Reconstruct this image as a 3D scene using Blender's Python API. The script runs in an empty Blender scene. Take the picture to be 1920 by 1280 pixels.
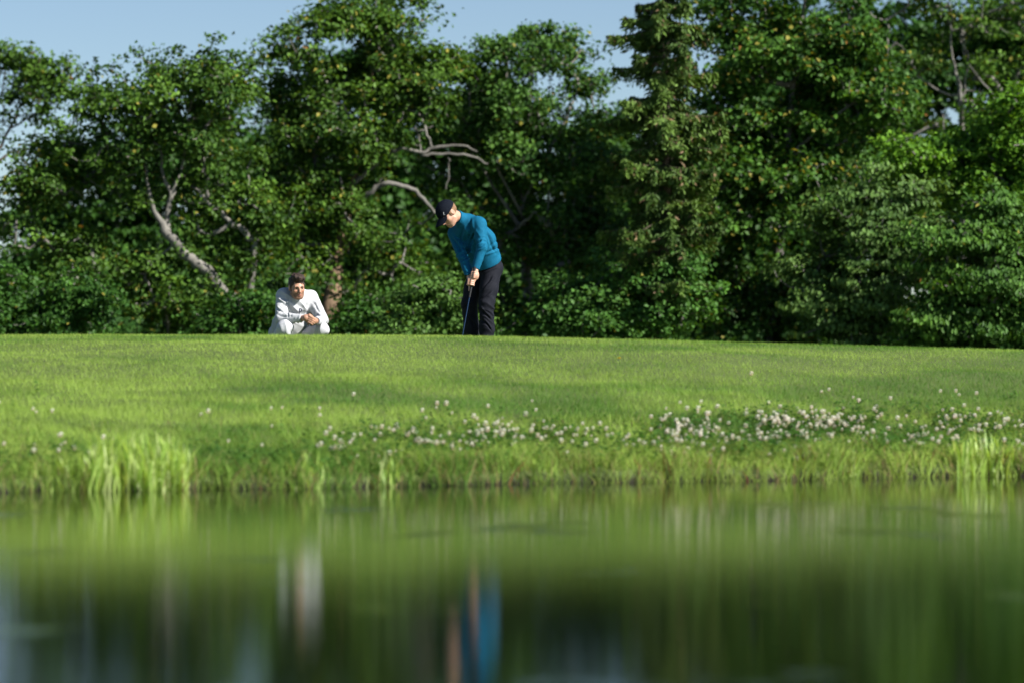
import bpy, math, random
import numpy as np
from mathutils import Vector
from mathutils.bvhtree import BVHTree

scene = bpy.context.scene
COL = scene.collection

# ------------------------------------------------------------------ camera
# low over the pond, long lens, focused on the two men on the rise
CAM_H, FOCAL_PX = 1.0, 7200.0                 # 135 mm on a 36 mm sensor, for a picture 1920 wide
cam_data = bpy.data.cameras.new('camera')
cam_data.lens, cam_data.sensor_width = 135.0, 36.0
cam_data.clip_start, cam_data.clip_end = 0.1, 3000.0
cam_data.dof.use_dof = True
cam_data.dof.focus_distance = 40.8
cam_data.dof.aperture_fstop = 1.55
cam = bpy.data.objects.new('camera', cam_data)
COL.objects.link(cam)
cam.location = (0, 0, CAM_H)
cam.rotation_euler = (math.radians(90) + math.atan(10.0 / FOCAL_PX), 0, 0)
scene.camera = cam

# ------------------------------------------------------------------ sky and sun
SUN_EL, SUN_AZ = math.radians(37), math.radians(60)      # azimuth: from straight behind the camera towards its right
to_sun = Vector((math.sin(SUN_AZ) * math.cos(SUN_EL), -math.cos(SUN_AZ) * math.cos(SUN_EL), math.sin(SUN_EL)))
world = bpy.data.worlds.new('World')
scene.world = world
world.use_nodes = True
wn, wl = world.node_tree.nodes, world.node_tree.links
wn.clear()
w_out = wn.new('ShaderNodeOutputWorld')
w_bg = wn.new('ShaderNodeBackground')
w_sky = wn.new('ShaderNodeTexSky')
w_sky.sky_type = 'NISHITA'
w_sky.sun_disc = False
w_sky.sun_elevation = SUN_EL
w_sky.sun_rotation = math.atan2(to_sun.x, to_sun.y)
w_sky.altitude = 0
w_sky.air_density, w_sky.dust_density, w_sky.ozone_density = 0.72, 0.12, 2.3
w_bg.inputs['Strength'].default_value = 0.055
wl.new(w_sky.outputs[0], w_bg.inputs['Color'])
wl.new(w_bg.outputs[0], w_out.inputs['Surface'])
sun_data = bpy.data.lights.new('sun', 'SUN')
sun_data.energy, sun_data.angle, sun_data.color = 5.0, math.radians(0.53), (1.0, 0.965, 0.91)
sun = bpy.data.objects.new('sun', sun_data)
COL.objects.link(sun)
sun.rotation_euler = to_sun.to_track_quat('Z', 'Y').to_euler()

scene.view_settings.view_transform = 'Standard'
scene.view_settings.look = 'None'
scene.view_settings.exposure = 0.92
scene.view_settings.gamma = 1.0
scene.cycles.use_denoising = True
scene.cycles.max_bounces = 8
scene.cycles.diffuse_bounces = 1
scene.cycles.glossy_bounces = 3
scene.cycles.transmission_bounces = 4
scene.cycles.transparent_max_bounces = 4

# ------------------------------------------------------------------ helpers
def at(px, py, d):
    """The point at distance d that the photograph (1920 wide) shows at px, py."""
    return np.array([(px - 960) / FOCAL_PX * d, d, CAM_H + (650 - py) / FOCAL_PX * d])

def tag(o, label=None, cat=None, group=None, kind=None):
    for k, v in (('label', label), ('category', cat), ('group', group), ('kind', kind)):
        if v:
            o[k] = v
    return o

def empty(name, loc):
    o = bpy.data.objects.new(name, None)
    o.empty_display_size = 0.2
    COL.objects.link(o)
    o.location = loc
    return o

def link(name, me, mat=None, parent=None):
    o = bpy.data.objects.new(name, me)
    COL.objects.link(o)
    if mat is not None and len(me.materials) == 0:
        me.materials.append(mat)
    if parent is not None:
        o.parent = parent
        o.matrix_parent_inverse.translation = -Vector(parent.location)
    return o

def np_mesh(name, V, F, col=None, smooth=False):
    """V (n,3), F (m,k) -> mesh; col (n,3) is stored as a point colour."""
    V = np.ascontiguousarray(V, dtype=np.float32)
    F = np.ascontiguousarray(F, dtype=np.int32)
    me = bpy.data.meshes.new(name)
    m, k = F.shape
    me.vertices.add(len(V))
    me.vertices.foreach_set('co', V.ravel())
    me.loops.add(m * k)
    me.loops.foreach_set('vertex_index', F.ravel())
    me.polygons.add(m)
    me.polygons.foreach_set('loop_start', np.arange(0, m * k, k, dtype=np.int32))
    if smooth:
        me.polygons.foreach_set('use_smooth', np.ones(m, dtype=bool))
    if col is not None:
        a = me.attributes.new('col', 'FLOAT_COLOR', 'POINT')
        c = np.ones((len(V), 4), dtype=np.float32)
        c[:, :3] = col
        a.data.foreach_set('color', c.ravel())
    me.update(calc_edges=True)
    return me

def join_np(parts):
    """Join (V, F, col) triples that share a face size."""
    Vs, Fs, Cs, n = [], [], [], 0
    for V, F, C in parts:
        Vs.append(V); Fs.append(np.asarray(F) + n); Cs.append(C)
        n += len(V)
    return np.concatenate(Vs), np.concatenate(Fs), np.concatenate(Cs)

def unit(v):
    v = np.asarray(v, dtype=float)
    return v / (np.linalg.norm(v, axis=-1, keepdims=True) + 1e-12)

def smoothstep(a, b, x):
    t = np.clip((x - a) / (b - a), 0, 1)
    return t * t * (3 - 2 * t)

_NG = np.random.default_rng(77).random((64, 64, 64)).astype(np.float32)
def vnoise(P, f):
    """Value noise 0..1 on points P (n,3) at frequency f (scalar or 3)."""
    q = np.asarray(P, dtype=np.float32) * np.asarray(f, dtype=np.float32) + 100.37
    i = np.floor(q).astype(int)
    t = q - i
    t = t * t * (3 - 2 * t)
    i &= 63
    j = (i + 1) & 63
    def g(a, b, c):
        return _NG[a, b, c]
    x0, y0, z0 = i[:, 0], i[:, 1], i[:, 2]
    x1, y1, z1 = j[:, 0], j[:, 1], j[:, 2]
    tx, ty, tz = t[:, 0], t[:, 1], t[:, 2]
    a = g(x0, y0, z0) * (1 - tx) + g(x1, y0, z0) * tx
    b = g(x0, y1, z0) * (1 - tx) + g(x1, y1, z0) * tx
    c = g(x0, y0, z1) * (1 - tx) + g(x1, y0, z1) * tx
    d = g(x0, y1, z1) * (1 - tx) + g(x1, y1, z1) * tx
    return (a * (1 - ty) + b * ty) * (1 - tz) + (c * (1 - ty) + d * ty) * tz

def fbm(P, f, octaves=3):
    s, a, n = 0, 1.0, 0
    for k in range(octaves):
        s = s + a * vnoise(P, np.asarray(f) * 2 ** k)
        n += a
        a *= 0.5
    return s / n

def tube(path, rad, sides=6, rng=None):
    """A tapered tube along path (n,3) with radii rad (n)."""
    path = np.asarray(path, float); rad = np.asarray(rad, float)
    n = len(path)
    T = np.gradient(path, axis=0) if n > 2 else np.repeat(path[1:] - path[:1], 2, 0)
    T = unit(T)
    ref = np.array([0.31, 0.87, 0.12]) if abs(T[0][2]) > 0.6 else np.array([0.1, 0.2, 1.0])
    U = unit(np.cross(T, ref)); W = np.cross(T, U)
    a = np.arange(sides) / sides * 2 * np.pi
    r = rad[:, None, None]
    if rng is not None:
        r = r * (1 + rng.normal(0, 0.07, (n, sides, 1)))
    V = path[:, None] + (U[:, None] * np.cos(a)[None, :, None] + W[:, None] * np.sin(a)[None, :, None]) * r
    k = np.arange(n - 1)[:, None] * sides
    j = np.arange(sides)[None, :]
    j2 = (j + 1) % sides
    F = np.stack([k + j, k + j2, k + sides + j2, k + sides + j], -1).reshape(-1, 4)
    return V.reshape(-1, 3), F

def curve_pts(pts, n):
    """Resample a polyline smoothly (Catmull-Rom) to about n points per span."""
    P = np.asarray(pts, float)
    if len(P) < 3:
        t = np.linspace(0, 1, n * (len(P) - 1) + 1)[:, None]
        return P[0] * (1 - t) + P[-1] * t
    Q = np.concatenate([[2 * P[0] - P[1]], P, [2 * P[-1] - P[-2]]])
    out = []
    for i in range(1, len(Q) - 2):
        t = np.linspace(0, 1, n, endpoint=False)[:, None]
        p0, p1, p2, p3 = Q[i - 1], Q[i], Q[i + 1], Q[i + 2]
        out.append(0.5 * (2 * p1 + (p2 - p0) * t + (2 * p0 - 5 * p1 + 4 * p2 - p3) * t ** 2 + (3 * p1 - p0 - 3 * p2 + p3) * t ** 3))
    out.append(P[-1:])
    return np.concatenate(out)

# ------------------------------------------------------------------ materials
def new_mat(name):
    m = bpy.data.materials.new(name)
    m.use_nodes = True
    nt = m.node_tree
    b = nt.nodes['Principled BSDF']
    return m, nt, b

def leaf_mat(name, rough=0.45, spec=0.35, trans=0.35, tint=(1.5, 1.35, 0.5), sat=1.0):
    m, nt, b = new_mat(name)
    at_ = nt.nodes.new('ShaderNodeAttribute'); at_.attribute_name = 'col'
    b.inputs['Roughness'].default_value = rough
    b.inputs['Specular IOR Level'].default_value = spec
    nt.links.new(at_.outputs['Color'], b.inputs['Base Color'])
    tr = nt.nodes.new('ShaderNodeBsdfTranslucent')
    mul = nt.nodes.new('ShaderNodeMix'); mul.data_type = 'RGBA'; mul.blend_type = 'MULTIPLY'
    mul.inputs['Factor'].default_value = 1.0
    nt.links.new(at_.outputs['Color'], mul.inputs['A'])
    mul.inputs['B'].default_value = (*tint, 1)
    nt.links.new(mul.outputs['Result'], tr.inputs['Color'])
    mx = nt.nodes.new('ShaderNodeMixShader')
    mx.inputs[0].default_value = trans
    nt.links.new(b.outputs[0], mx.inputs[1]); nt.links.new(tr.outputs[0], mx.inputs[2])
    nt.links.new(mx.outputs[0], nt.nodes['Material Output'].inputs['Surface'])
    return m

def noise_mat(name, c1, c2, scale=8.0, rough=0.8, bump=0.0, bump_scale=None, spec=0.3, stretch=None, detail=5.0, sheen=0.0):
    m, nt, b = new_mat(name)
    tc = nt.nodes.new('ShaderNodeTexCoord')
    mp = nt.nodes.new('ShaderNodeMapping')
    if stretch:
        mp.inputs['Scale'].default_value = stretch
    nt.links.new(tc.outputs['Object'], mp.inputs['Vector'])
    n = nt.nodes.new('ShaderNodeTexNoise')
    n.inputs['Scale'].default_value = scale
    n.inputs['Detail'].default_value = detail
    nt.links.new(mp.outputs[0], n.inputs['Vector'])
    mx = nt.nodes.new('ShaderNodeMix'); mx.data_type = 'RGBA'
    mx.inputs['A'].default_value = (*c1, 1); mx.inputs['B'].default_value = (*c2, 1)
    rr = nt.nodes.new('ShaderNodeMapRange')
    rr.inputs['From Min'].default_value, rr.inputs['From Max'].default_value = 0.3, 0.7
    nt.links.new(n.outputs['Fac'], rr.inputs['Value'])
    nt.links.new(rr.outputs[0], mx.inputs['Factor'])
    nt.links.new(mx.outputs['Result'], b.inputs['Base Color'])
    b.inputs['Roughness'].default_value = rough
    b.inputs['Specular IOR Level'].default_value = spec
    if sheen:
        b.inputs['Sheen Weight'].default_value = sheen
    if bump:
        n2 = nt.nodes.new('ShaderNodeTexNoise')
        n2.inputs['Scale'].default_value = bump_scale or scale * 3
        n2.inputs['Detail'].default_value = 6
        nt.links.new(mp.outputs[0], n2.inputs['Vector'])
        bp = nt.nodes.new('ShaderNodeBump')
        bp.inputs['Strength'].default_value = bump
        bp.inputs['Distance'].default_value = 0.02
        nt.links.new(n2.outputs['Fac'], bp.inputs['Height'])
        nt.links.new(bp.outputs[0], b.inputs['Normal'])
    return m

M_LEAF = leaf_mat('broad_leaf', rough=0.5, spec=0.14, trans=0.26)
M_NEEDLE = leaf_mat('needle', rough=0.6, spec=0.2, trans=0.12)
M_GRASS = leaf_mat('grass_blade', rough=0.65, spec=0.10, trans=0.40, tint=(1.2, 1.25, 0.7))
M_FLOWER = leaf_mat('flower_petal', rough=0.7, spec=0.2, trans=0.3, tint=(1, 1, 0.9))
M_BARK = noise_mat('pale_bark', (0.235, 0.222, 0.195), (0.10, 0.094, 0.08), scale=5, rough=0.9, bump=0.8, bump_scale=18, stretch=(1, 1, 0.35))
M_BARK_BROWN = noise_mat('red_brown_bark', (0.25, 0.17, 0.105), (0.10, 0.066, 0.04), scale=6, rough=0.95, bump=0.9, bump_scale=20, stretch=(1, 1, 0.3))
M_BARK_DARK = noise_mat('brown_bark', (0.15, 0.115, 0.085), (0.06, 0.045, 0.032), scale=6, rough=0.95, bump=0.9, bump_scale=20, stretch=(1, 1, 0.3))
# ------------------------------------------------------------------ ground, pond
def shore_y(X):
    return 28.0 + 3.0 * np.tanh(X / 6.0) + 0.10 * np.sin(X * 2.1 + 1.0) + 0.05 * np.sin(X * 5.3) + 0.035 * np.sin(X * 11.7 + 2.0) + 0.02 * np.sin(X * 23.1)

def crest_z(X):
    s = np.logaddexp(0, (X + 0.5) / 0.45) * 0.45          # soft ramp that starts at X = -0.5
    return 1.100 - 0.0265 * np.minimum(s, 9.0)

CREST = 36.2
BACK_Z = 0.88
def ground_z(X, Y):
    X = np.asarray(X, float); Y = np.asarray(Y, float)
    ys = shore_y(X)
    s = (Y - ys) / (CREST - ys)
    zc = crest_z(X)
    sc = np.clip(s, 0, 1)
    prof = 1.16 * sc - 0.16 * sc ** 5
    z = zc * prof
    z = z + 0.07 * smoothstep(0, 0.012, s) * (1 - smoothstep(0.03, 0.25, s))     # small lip at the water
    back = BACK_Z + 0.0 * X
    z = np.where(Y > CREST, zc + (back - zc) * smoothstep(CREST, CREST + 3.4, Y), z)
    P = np.stack([X, Y, np.zeros_like(X)], -1).reshape(-1, 3)
    und = (fbm(P, (0.45, 0.8, 1), 3).reshape(X.shape) - 0.5) * 0.17
    inner = smoothstep(0.05, 0.3, s) * (1 - smoothstep(CREST - 2.0, CREST - 0.3, Y))
    z = z + und * inner
    # the pond bed, with far banks at the sides and behind the camera
    d = np.minimum.reduce([ys - Y, Y + 30.0, 60.0 - np.abs(X)])
    bed = -0.06 - 0.9 * (1 - np.exp(-np.maximum(d, 0) / 1.5))
    pond = (d > 0)
    z = np.where(pond, bed, z)
    side = (~pond) & (Y < ys)
    z = np.where(side, np.minimum(0.9, np.maximum(-d, 0) * 0.15), z)
    far = smoothstep(160, 420, np.hypot(X, Y))
    return z * (1 - far) + far * 0.9

def axis_pts(segs):
    out = []
    for a, b, st in segs:
        out += list(np.arange(a, b, st))
    out.append(segs[-1][1])
    return np.array(out)

gx = axis_pts([(-900, -200, 100), (-200, -60, 20), (-60, -12, 3), (-12, 12, 0.16), (12, 60, 3), (60, 200, 20), (200, 900, 100)])
gy = axis_pts([(-900, -200, 100), (-200, -30, 20), (-30, 22, 2), (22, 24, 0.5), (24, 33, 0.06), (33, 46, 0.16), (46, 120, 3), (120, 200, 20), (200, 1500, 100)])
GX, GY = np.meshgrid(gx, gy)
GZ = ground_z(GX, GY)
nxg = len(gx)
ii = np.arange(len(gy) - 1)[:, None] * nxg + np.arange(nxg - 1)[None, :]
GF = np.stack([ii, ii + 1, ii + nxg + 1, ii + nxg], -1).reshape(-1, 4)
M_GROUND = noise_mat('turf_soil', (0.075, 0.105, 0.034), (0.095, 0.125, 0.042), scale=1.2, rough=0.95, bump=0.5, bump_scale=30, spec=0.1)
# bare dark mud where the bank meets the water
nt = M_GROUND.node_tree
bs = nt.nodes['Principled BSDF']
src = bs.inputs['Base Color'].links[0].from_socket
gt_ = nt.nodes.new('ShaderNodeTexCoord'); gs = nt.nodes.new('ShaderNodeSeparateXYZ')
nt.links.new(gt_.outputs['Object'], gs.inputs[0])
gm = nt.nodes.new('ShaderNodeMapRange'); gm.inputs['From Min'].default_value, gm.inputs['From Max'].default_value = 0.015, 0.06
nt.links.new(gs.outputs['Z'], gm.inputs['Value'])
gmx = nt.nodes.new('ShaderNodeMix'); gmx.data_type = 'RGBA'; gmx.inputs['A'].default_value = (0.022, 0.022, 0.014, 1)
nt.links.new(gm.outputs[0], gmx.inputs['Factor']); nt.links.new(src, gmx.inputs['B']); nt.links.new(gmx.outputs['Result'], bs.inputs['Base Color'])
ground = tag(link('ground', np_mesh('ground', np.stack([GX, GY, GZ], -1).reshape(-1, 3), GF, smooth=True), M_GROUND), kind='structure')

M_WATER, nt, b = new_mat('pond_water')
nt.nodes.remove(b)
w_deep = nt.nodes.new('ShaderNodeBsdfDiffuse'); w_deep.inputs['Color'].default_value = (0.0015, 0.0030, 0.0018, 1)      # murky depth
w_gloss = nt.nodes.new('ShaderNodeBsdfGlossy'); w_gloss.distribution = 'BECKMANN'
w_gloss.inputs['Roughness'].default_value = 0.090
w_gloss.inputs['Color'].default_value = (1, 1, 1, 1)
w_fres = nt.nodes.new('ShaderNodeFresnel'); w_fres.inputs['IOR'].default_value = 1.333
w_mix = nt.nodes.new('ShaderNodeMixShader')
nt.links.new(w_fres.outputs[0], w_mix.inputs[0]); nt.links.new(w_deep.outputs[0], w_mix.inputs[1]); nt.links.new(w_gloss.outputs[0], w_mix.inputs[2])
nt.links.new(w_mix.outputs[0], nt.nodes['Material Output'].inputs['Surface'])
tc = nt.nodes.new('ShaderNodeTexCoord')
def wave(scale, strength, dist, detail, sx=1.0, sy=1.0, prev=None, mask=None):
    mp = nt.nodes.new('ShaderNodeMapping')
    mp.inputs['Scale'].default_value = (sx, sy, 1)
    nt.links.new(tc.outputs['Object'], mp.inputs['Vector'])
    n = nt.nodes.new('ShaderNodeTexNoise')
    n.inputs['Scale'].default_value = scale
    n.inputs['Detail'].default_value = detail
    nt.links.new(mp.outputs[0], n.inputs['Vector'])
    bp = nt.nodes.new('ShaderNodeBump')
    bp.inputs['Strength'].default_value = strength
    bp.inputs['Distance'].default_value = dist
    nt.links.new(n.outputs['Fac'], bp.inputs['Height'])
    if mask is not None:
        nt.links.new(mask, bp.inputs['Strength'])
    if prev is not None:
        nt.links.new(prev, bp.inputs['Normal'])
    return bp.outputs[0]
nb = wave(2.2, 1.0, 0.0007, 2)                                        # slow swell
# a few patches where a breath of wind roughens the surface
mp = nt.nodes.new('ShaderNodeMapping'); mp.inputs['Scale'].default_value = (0.9, 0.55, 1); mp.inputs['Location'].default_value = (3.3, 1.2, 0)
nt.links.new(tc.outputs['Object'], mp.inputs['Vector'])
nz = nt.nodes.new('ShaderNodeTexNoise'); nz.inputs['Scale'].default_value = 1.0; nz.inputs['Detail'].default_value = 3
nt.links.new(mp.outputs[0], nz.inputs['Vector'])
mr = nt.nodes.new('ShaderNodeMapRange')
mr.inputs['From Min'].default_value, mr.inputs['From Max'].default_value = 0.60, 0.72
mr.inputs['To Min'].default_value, mr.inputs['To Max'].default_value = 0.0, 1.0
nt.links.new(nz.outputs['Fac'], mr.inputs['Value'])
nb = wave(22.0, 1.0, 0.006, 2, prev=nb, mask=mr.outputs[0])
nt.links.new(nb, w_gloss.inputs['Normal'])
wx = [-62, -30, -8, 0, 8, 30, 62]
wy = [-32, 0, 10, 20, 26, 33]
WV = np.array([(x, y, 0.0) for y in wy for x in wx], float)
WF = np.array([(j * 7 + i, j * 7 + i + 1, (j + 1) * 7 + i + 1, (j + 1) * 7 + i) for j in range(5) for i in range(6)])
water = tag(link('water', np_mesh('water', WV, WF), M_WATER), kind='structure')

# ------------------------------------------------------------------ grass
rng = np.random.default_rng(5)

def blades(X, Y, H, W, lean, col, rng, z=None, two=False):
    """Grass blades rooted at X, Y: one or two bent segments each."""
    n = len(X)
    Z = (ground_z(X, Y) if z is None else z) - 0.006
    B = np.stack([X, Y, Z], -1)
    a = rng.random(n) * 2 * np.pi
    side = np.stack([np.cos(a), np.sin(a), 0 * a], -1) * (W / 2)[:, None]
    la = rng.random(n) * 2 * np.pi
    L = np.stack([np.cos(la), np.sin(la), 0 * la], -1) * (H * lean)[:, None]
    up = np.array([0, 0, 1.0])
    tip = B + up * H[:, None] + L
    if not two:
        V = np.stack([B - side, B + side, tip], 1).reshape(-1, 3)
        F = np.arange(n * 3).reshape(-1, 3)
        return V, F, np.repeat(col, 3, 0)
    mid = B + up * (H * 0.6)[:, None] + L * 0.35
    V = np.stack([B - side, B + side, mid + side * 0.8, mid - side * 0.8, tip], 1).reshape(-1, 3)
    k = np.arange(n)[:, None] * 5
    F = np.concatenate([k + [0, 1, 2], k + [0, 2, 3], k + [3, 2, 4]], 0)
    return V, F, np.repeat(col, 5, 0)

def lawn_col(X, Y, rng):
    P = np.stack([X, Y, 0 * X], -1)
    a = fbm(P, (0.38, 0.62, 1), 3)                    # broad worn and lush patches
    c = fbm(P + 31.0, (1.1, 1.7, 1), 3)
    r = rng.random(len(X))
    base = np.array([0.150, 0.215, 0.045])
    pale = np.array([0.29, 0.33, 0.085])
    deep = np.array([0.075, 0.145, 0.034])
    w1 = smoothstep(0.46, 0.60, a * 0.55 + c * 0.45 + (r - 0.5) * 0.10)[:, None]
    w2 = smoothstep(0.50, 0.38, a * 0.45 + c * 0.55 + (r - 0.5) * 0.10)[:, None]
    col = base * (1 - w1) + pale * w1
    col = col * (1 - w2 * 0.7) + deep * w2 * 0.7
    m3 = fbm(P + 63.0, (3.2, 5.0, 1), 2)
    col = col * (0.72 + 0.56 * m3)[:, None]
    col = col * (0.9 + 0.22 * rng.random(len(X)))[:, None]
    dead = rng.random(len(X)) < 0.03
    col[dead] = np.array([0.30, 0.25, 0.11])
    return col * np.array([1.07, 1.32, 1.04])

def scatter(n, x0, x1, y0, y1):
    return rng.uniform(x0, x1, n), rng.uniform(y0, y1, n)

X, Y = scatter(900000, -7.4, 7.4, 26.0, 44.0)
keep = (Y > shore_y(X) + 0.25) & (np.abs(X) < Y * 0.1333 + 1.6) & ((Y < 39.5) | (rng.random(len(X)) < 0.35))
X, Y = X[keep], Y[keep]
s = np.clip((Y - shore_y(X)) / (CREST - shore_y(X)), 0, 1)
P = np.stack([X, Y, 0 * X], -1)
h = (0.026 + 0.030 * (1 - smoothstep(0.25, 0.8, s))) * (0.6 + 0.8 * rng.random(len(X))) * (0.75 + 0.6 * fbm(P + 9, (1.3, 1.3, 1), 2))
V, F, C = blades(X, Y, h, 0.0032 + 0.002 * rng.random(len(X)), 0.35 + 0.5 * rng.random(len(X)), lawn_col(X, Y, rng), rng)
tag(link('lawn_grass', np_mesh('lawn_grass', V, F, C), M_GRASS), 'short mown grass covering the slope above the pond', 'grass', kind='stuff')

# the uncut margin by the water
X, Y = scatter(230000, -6.4, 6.4, 24.8, 33.0)
e = Y - shore_y(X)
dens = np.where(e < 0.9, 1.0, np.where(e < 2.6, 0.38, 0.0)) * (e > -0.07) * np.where(e < 0.12, 1.0, 0.8)
keep = (rng.random(len(X)) < dens) & (np.abs(X) < Y * 0.1333 + 1.2)
X, Y, e = X[keep], Y[keep], e[keep]
P = np.stack([X, Y, 0 * X], -1)
tall = fbm(P + 3.0, (2.2, 2.2, 1), 3)
h = (e < 0.05) * 0.06 + (0.06 + 0.11 * np.exp(-np.maximum(e, 0) / 0.8)) * (0.15 + 1.9 * tall ** 1.5) * (0.6 + 0.7 * rng.random(len(X)))
col = lawn_col(X, Y, rng) * (0.52 + 0.85 * fbm(P + 17.0, (1.7, 2.5, 1), 3) ** 1.3)[:, None] * (0.75 + 0.5 * rng.random((len(X), 1)))
r = rng.random(len(X))
dead = r < 0.07 + 0.10 * np.exp(-np.maximum(e, 0) / 0.3)
col[dead] = np.array([0.27, 0.215, 0.10]) * (0.6 + 0.6 * rng.random((dead.sum(), 1)))
red = (r > 0.982) & (e < 0.9)
col[red] = np.array([0.24, 0.085, 0.05])
V, F, C = blades(X, Y, h, 0.005 + 0.005 * rng.random(len(X)), 0.25 + 0.9 * rng.random(len(X)), col, rng, two=True)
tag(link('bank_grass', np_mesh('bank_grass', V, F, C), M_GRASS), 'taller uncut grass fringing the edge of the pond', 'grass', kind='stuff')

# clover: leaf mats and white heads on the bank
def clover_weight(px, py):
    w = 0.0
    for cx, cy, rx, ry, a in ((880, 802, 120, 30, 1.3), (780, 812, 90, 20, 0.8), (1010, 815, 80, 22, 1.0), (690, 825, 70, 16, 0.8), (1300, 805, 110, 26, 0.7),
                              (1450, 790, 150, 18, 1.0), (1560, 790, 140, 26, 1.5), (1700, 790, 120, 24, 1.2), (1860, 785, 90, 24, 1.4), (1480, 825, 200, 28, 0.7), (1200, 810, 120, 26, 0.5), (720, 840, 140, 20, 0.45),
                              (1400, 800, 200, 30, 0.5), (440, 830, 60, 16, 0.25), (100, 835, 90, 16, 0.35), (560, 790, 80, 25, 0.12), (60, 770, 60, 30, 0.06), (1800, 830, 120, 25, 0.5)):
        w = w + a * np.exp(-((px - cx) / rx) ** 2 - ((py - cy) / ry) ** 2)
    return w
X, Y = scatter(90000, -6.2, 6.2, 26.0, 35.0)
Z = ground_z(X, Y)
PX, PY = 960 + X / Y * FOCAL_PX, 650 - (Z - CAM_H) / Y * FOCAL_PX
w = clover_weight(PX, PY - 16) * (0.25 + 1.5 * smoothstep(0.4, 0.65, fbm(np.stack([X, Y, 0 * X], -1) + 55, (2.6, 2.6, 1), 2)))
u = rng.random(len(X))
sel = (u < w * 0.066 + 0.0012 * ((Y - shore_y(X)) < 3.0) * (X > -3.0)) & (Y > shore_y(X) + 0.15)
cx_, cy_, cz_ = X[sel], Y[sel], Z[sel]
parts = []
for x, y, z in zip(cx_, cy_, cz_):                       # each head: a faceted ball of florets on a stalk
    hgt = rng.uniform(0.045, 0.12)
    r = rng.uniform(0.010, 0.021)
    lx, ly = rng.normal(0, 0.012, 2)
    c = np.array([x + lx, y + ly, z + hgt])
    nf = 26
    g = np.arange(nf) + 0.5
    ph, th = np.arccos(1 - 2 * g / nf), g * 2.39996
    d = np.stack([np.cos(th) * np.sin(ph), np.sin(th) * np.sin(ph), np.cos(ph)], -1)
    t = unit(np.cross(d, [0.3, 0.2, 1.0]))
    bb = np.cross(d, t)
    Vf = np.stack([c + d * r * 0.35, c + d * r + t * r * 0.42, c + d * r * 1.12 + bb * r * 0.1, c + d * r - t * r * 0.42], 1)
    pink = rng.random() ** 3 * 0.5
    cc = np.array([0.86, 0.83 - 0.16 * pink, 0.74 - 0.12 * pink]) * np.where(d[:, 2:3] < -0.35, np.array([[0.85, 0.74, 0.55]]), 1.0)
    k = np.arange(nf)[:, None] * 4
    parts.append((Vf.reshape(-1, 3), np.concatenate([k + [0, 1, 2], k + [0, 2, 3]], 0), np.repeat(cc, 4, 0)))
    parts.append((np.array([[x - .0015, y, z], [x + .0015, y, z], [c[0], c[1], c[2]]]), np.array([[0, 1, 2]]), np.tile([0.10, 0.16, 0.04], (3, 1))))
V, F, C = join_np(parts)
tag(link('white_clover', np_mesh('white_clover', V, F, C), M_FLOWER), 'white clover heads scattered along the pond bank', 'flowers', kind='stuff')
print('clover heads', sel.sum())

sel = (rng.random(len(X)) < np.minimum(w * 0.5 + 0.30 * (Y - shore_y(X) < 1.3), 1) * 0.55) & (Y > shore_y(X) + 0.1)
Xc, Yc, Zc = X[sel], Y[sel], Z[sel]
n = len(Xc)
parts = []
for k in range(5):
    a = rng.random(n) * 6.283 + k * 2.094
    hh = rng.uniform(0.02, 0.11, n) * (0.5 + fbm(np.stack([Xc, Yc, 0 * Xc], -1) + 70, (2.5, 2.5, 1), 2))
    c = np.stack([Xc + 0.012 * np.cos(a), Yc + 0.012 * np.sin(a), Zc + hh], -1)
    T = np.stack([np.cos(a), np.sin(a), rng.normal(0, 0.25, n)], -1) * 0.017
    B = np.stack([-np.sin(a), np.cos(a), rng.normal(0, 0.2, n)], -1) * 0.014
    V = np.stack([c - T, c + B, c + T, c - B], 1).reshape(-1, 3)
    q = np.arange(n)[:, None] * 4
    F = np.concatenate([q + [0, 1, 2], q + [0, 2, 3]], 0)
    cc = np.array([0.060, 0.145, 0.028]) * (0.5 + 1.0 * rng.random((n, 1)))
    parts.append((V, F, np.repeat(cc, 4, 0)))
V, F, C = join_np(parts)
tag(link('clover_leaves', np_mesh('clover_leaves', V, F, C), M_GRASS), 'dark green clover leaves matted among the bank grass', 'clover', kind='stuff')

# reed clumps standing in the margin, every blade a part
def reed_mesh(seed):
    r = np.random.default_rng(seed)
    k = 7
    t = np.linspace(0, 1, k)
    bend = r.uniform(0.04, 0.42)
    wid = 0.0105 * (1 - t ** 2.2) + 0.0008
    y = bend * t ** 2
    V, F = [], []
    for i in range(k):
        V += [(-wid[i], y[i], t[i]), (0, y[i] - 0.004 * (1 - t[i]), t[i]), (wid[i], y[i], t[i])]
    for i in range(k - 1):
        for j in (0, 1):
            F.append((i * 3 + j, i * 3 + j + 1, i * 3 + j + 4, i * 3 + j + 3))
    base = np.array([[0.42, 0.60, 0.13], [0.48, 0.65, 0.18], [0.32, 0.50, 0.10], [0.50, 0.60, 0.24]][seed % 4])
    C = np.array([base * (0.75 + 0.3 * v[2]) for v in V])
    return np_mesh('blade', np.array(V), np.array(F), C, smooth=True)
M_REED = leaf_mat('reed_blade', rough=0.45, spec=0.3, trans=0.5, tint=(1.35, 1.25, 0.6))
REEDS = [reed_mesh(i) for i in range(8)]
for m_ in REEDS:
    m_.materials.append(M_REED)
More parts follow.
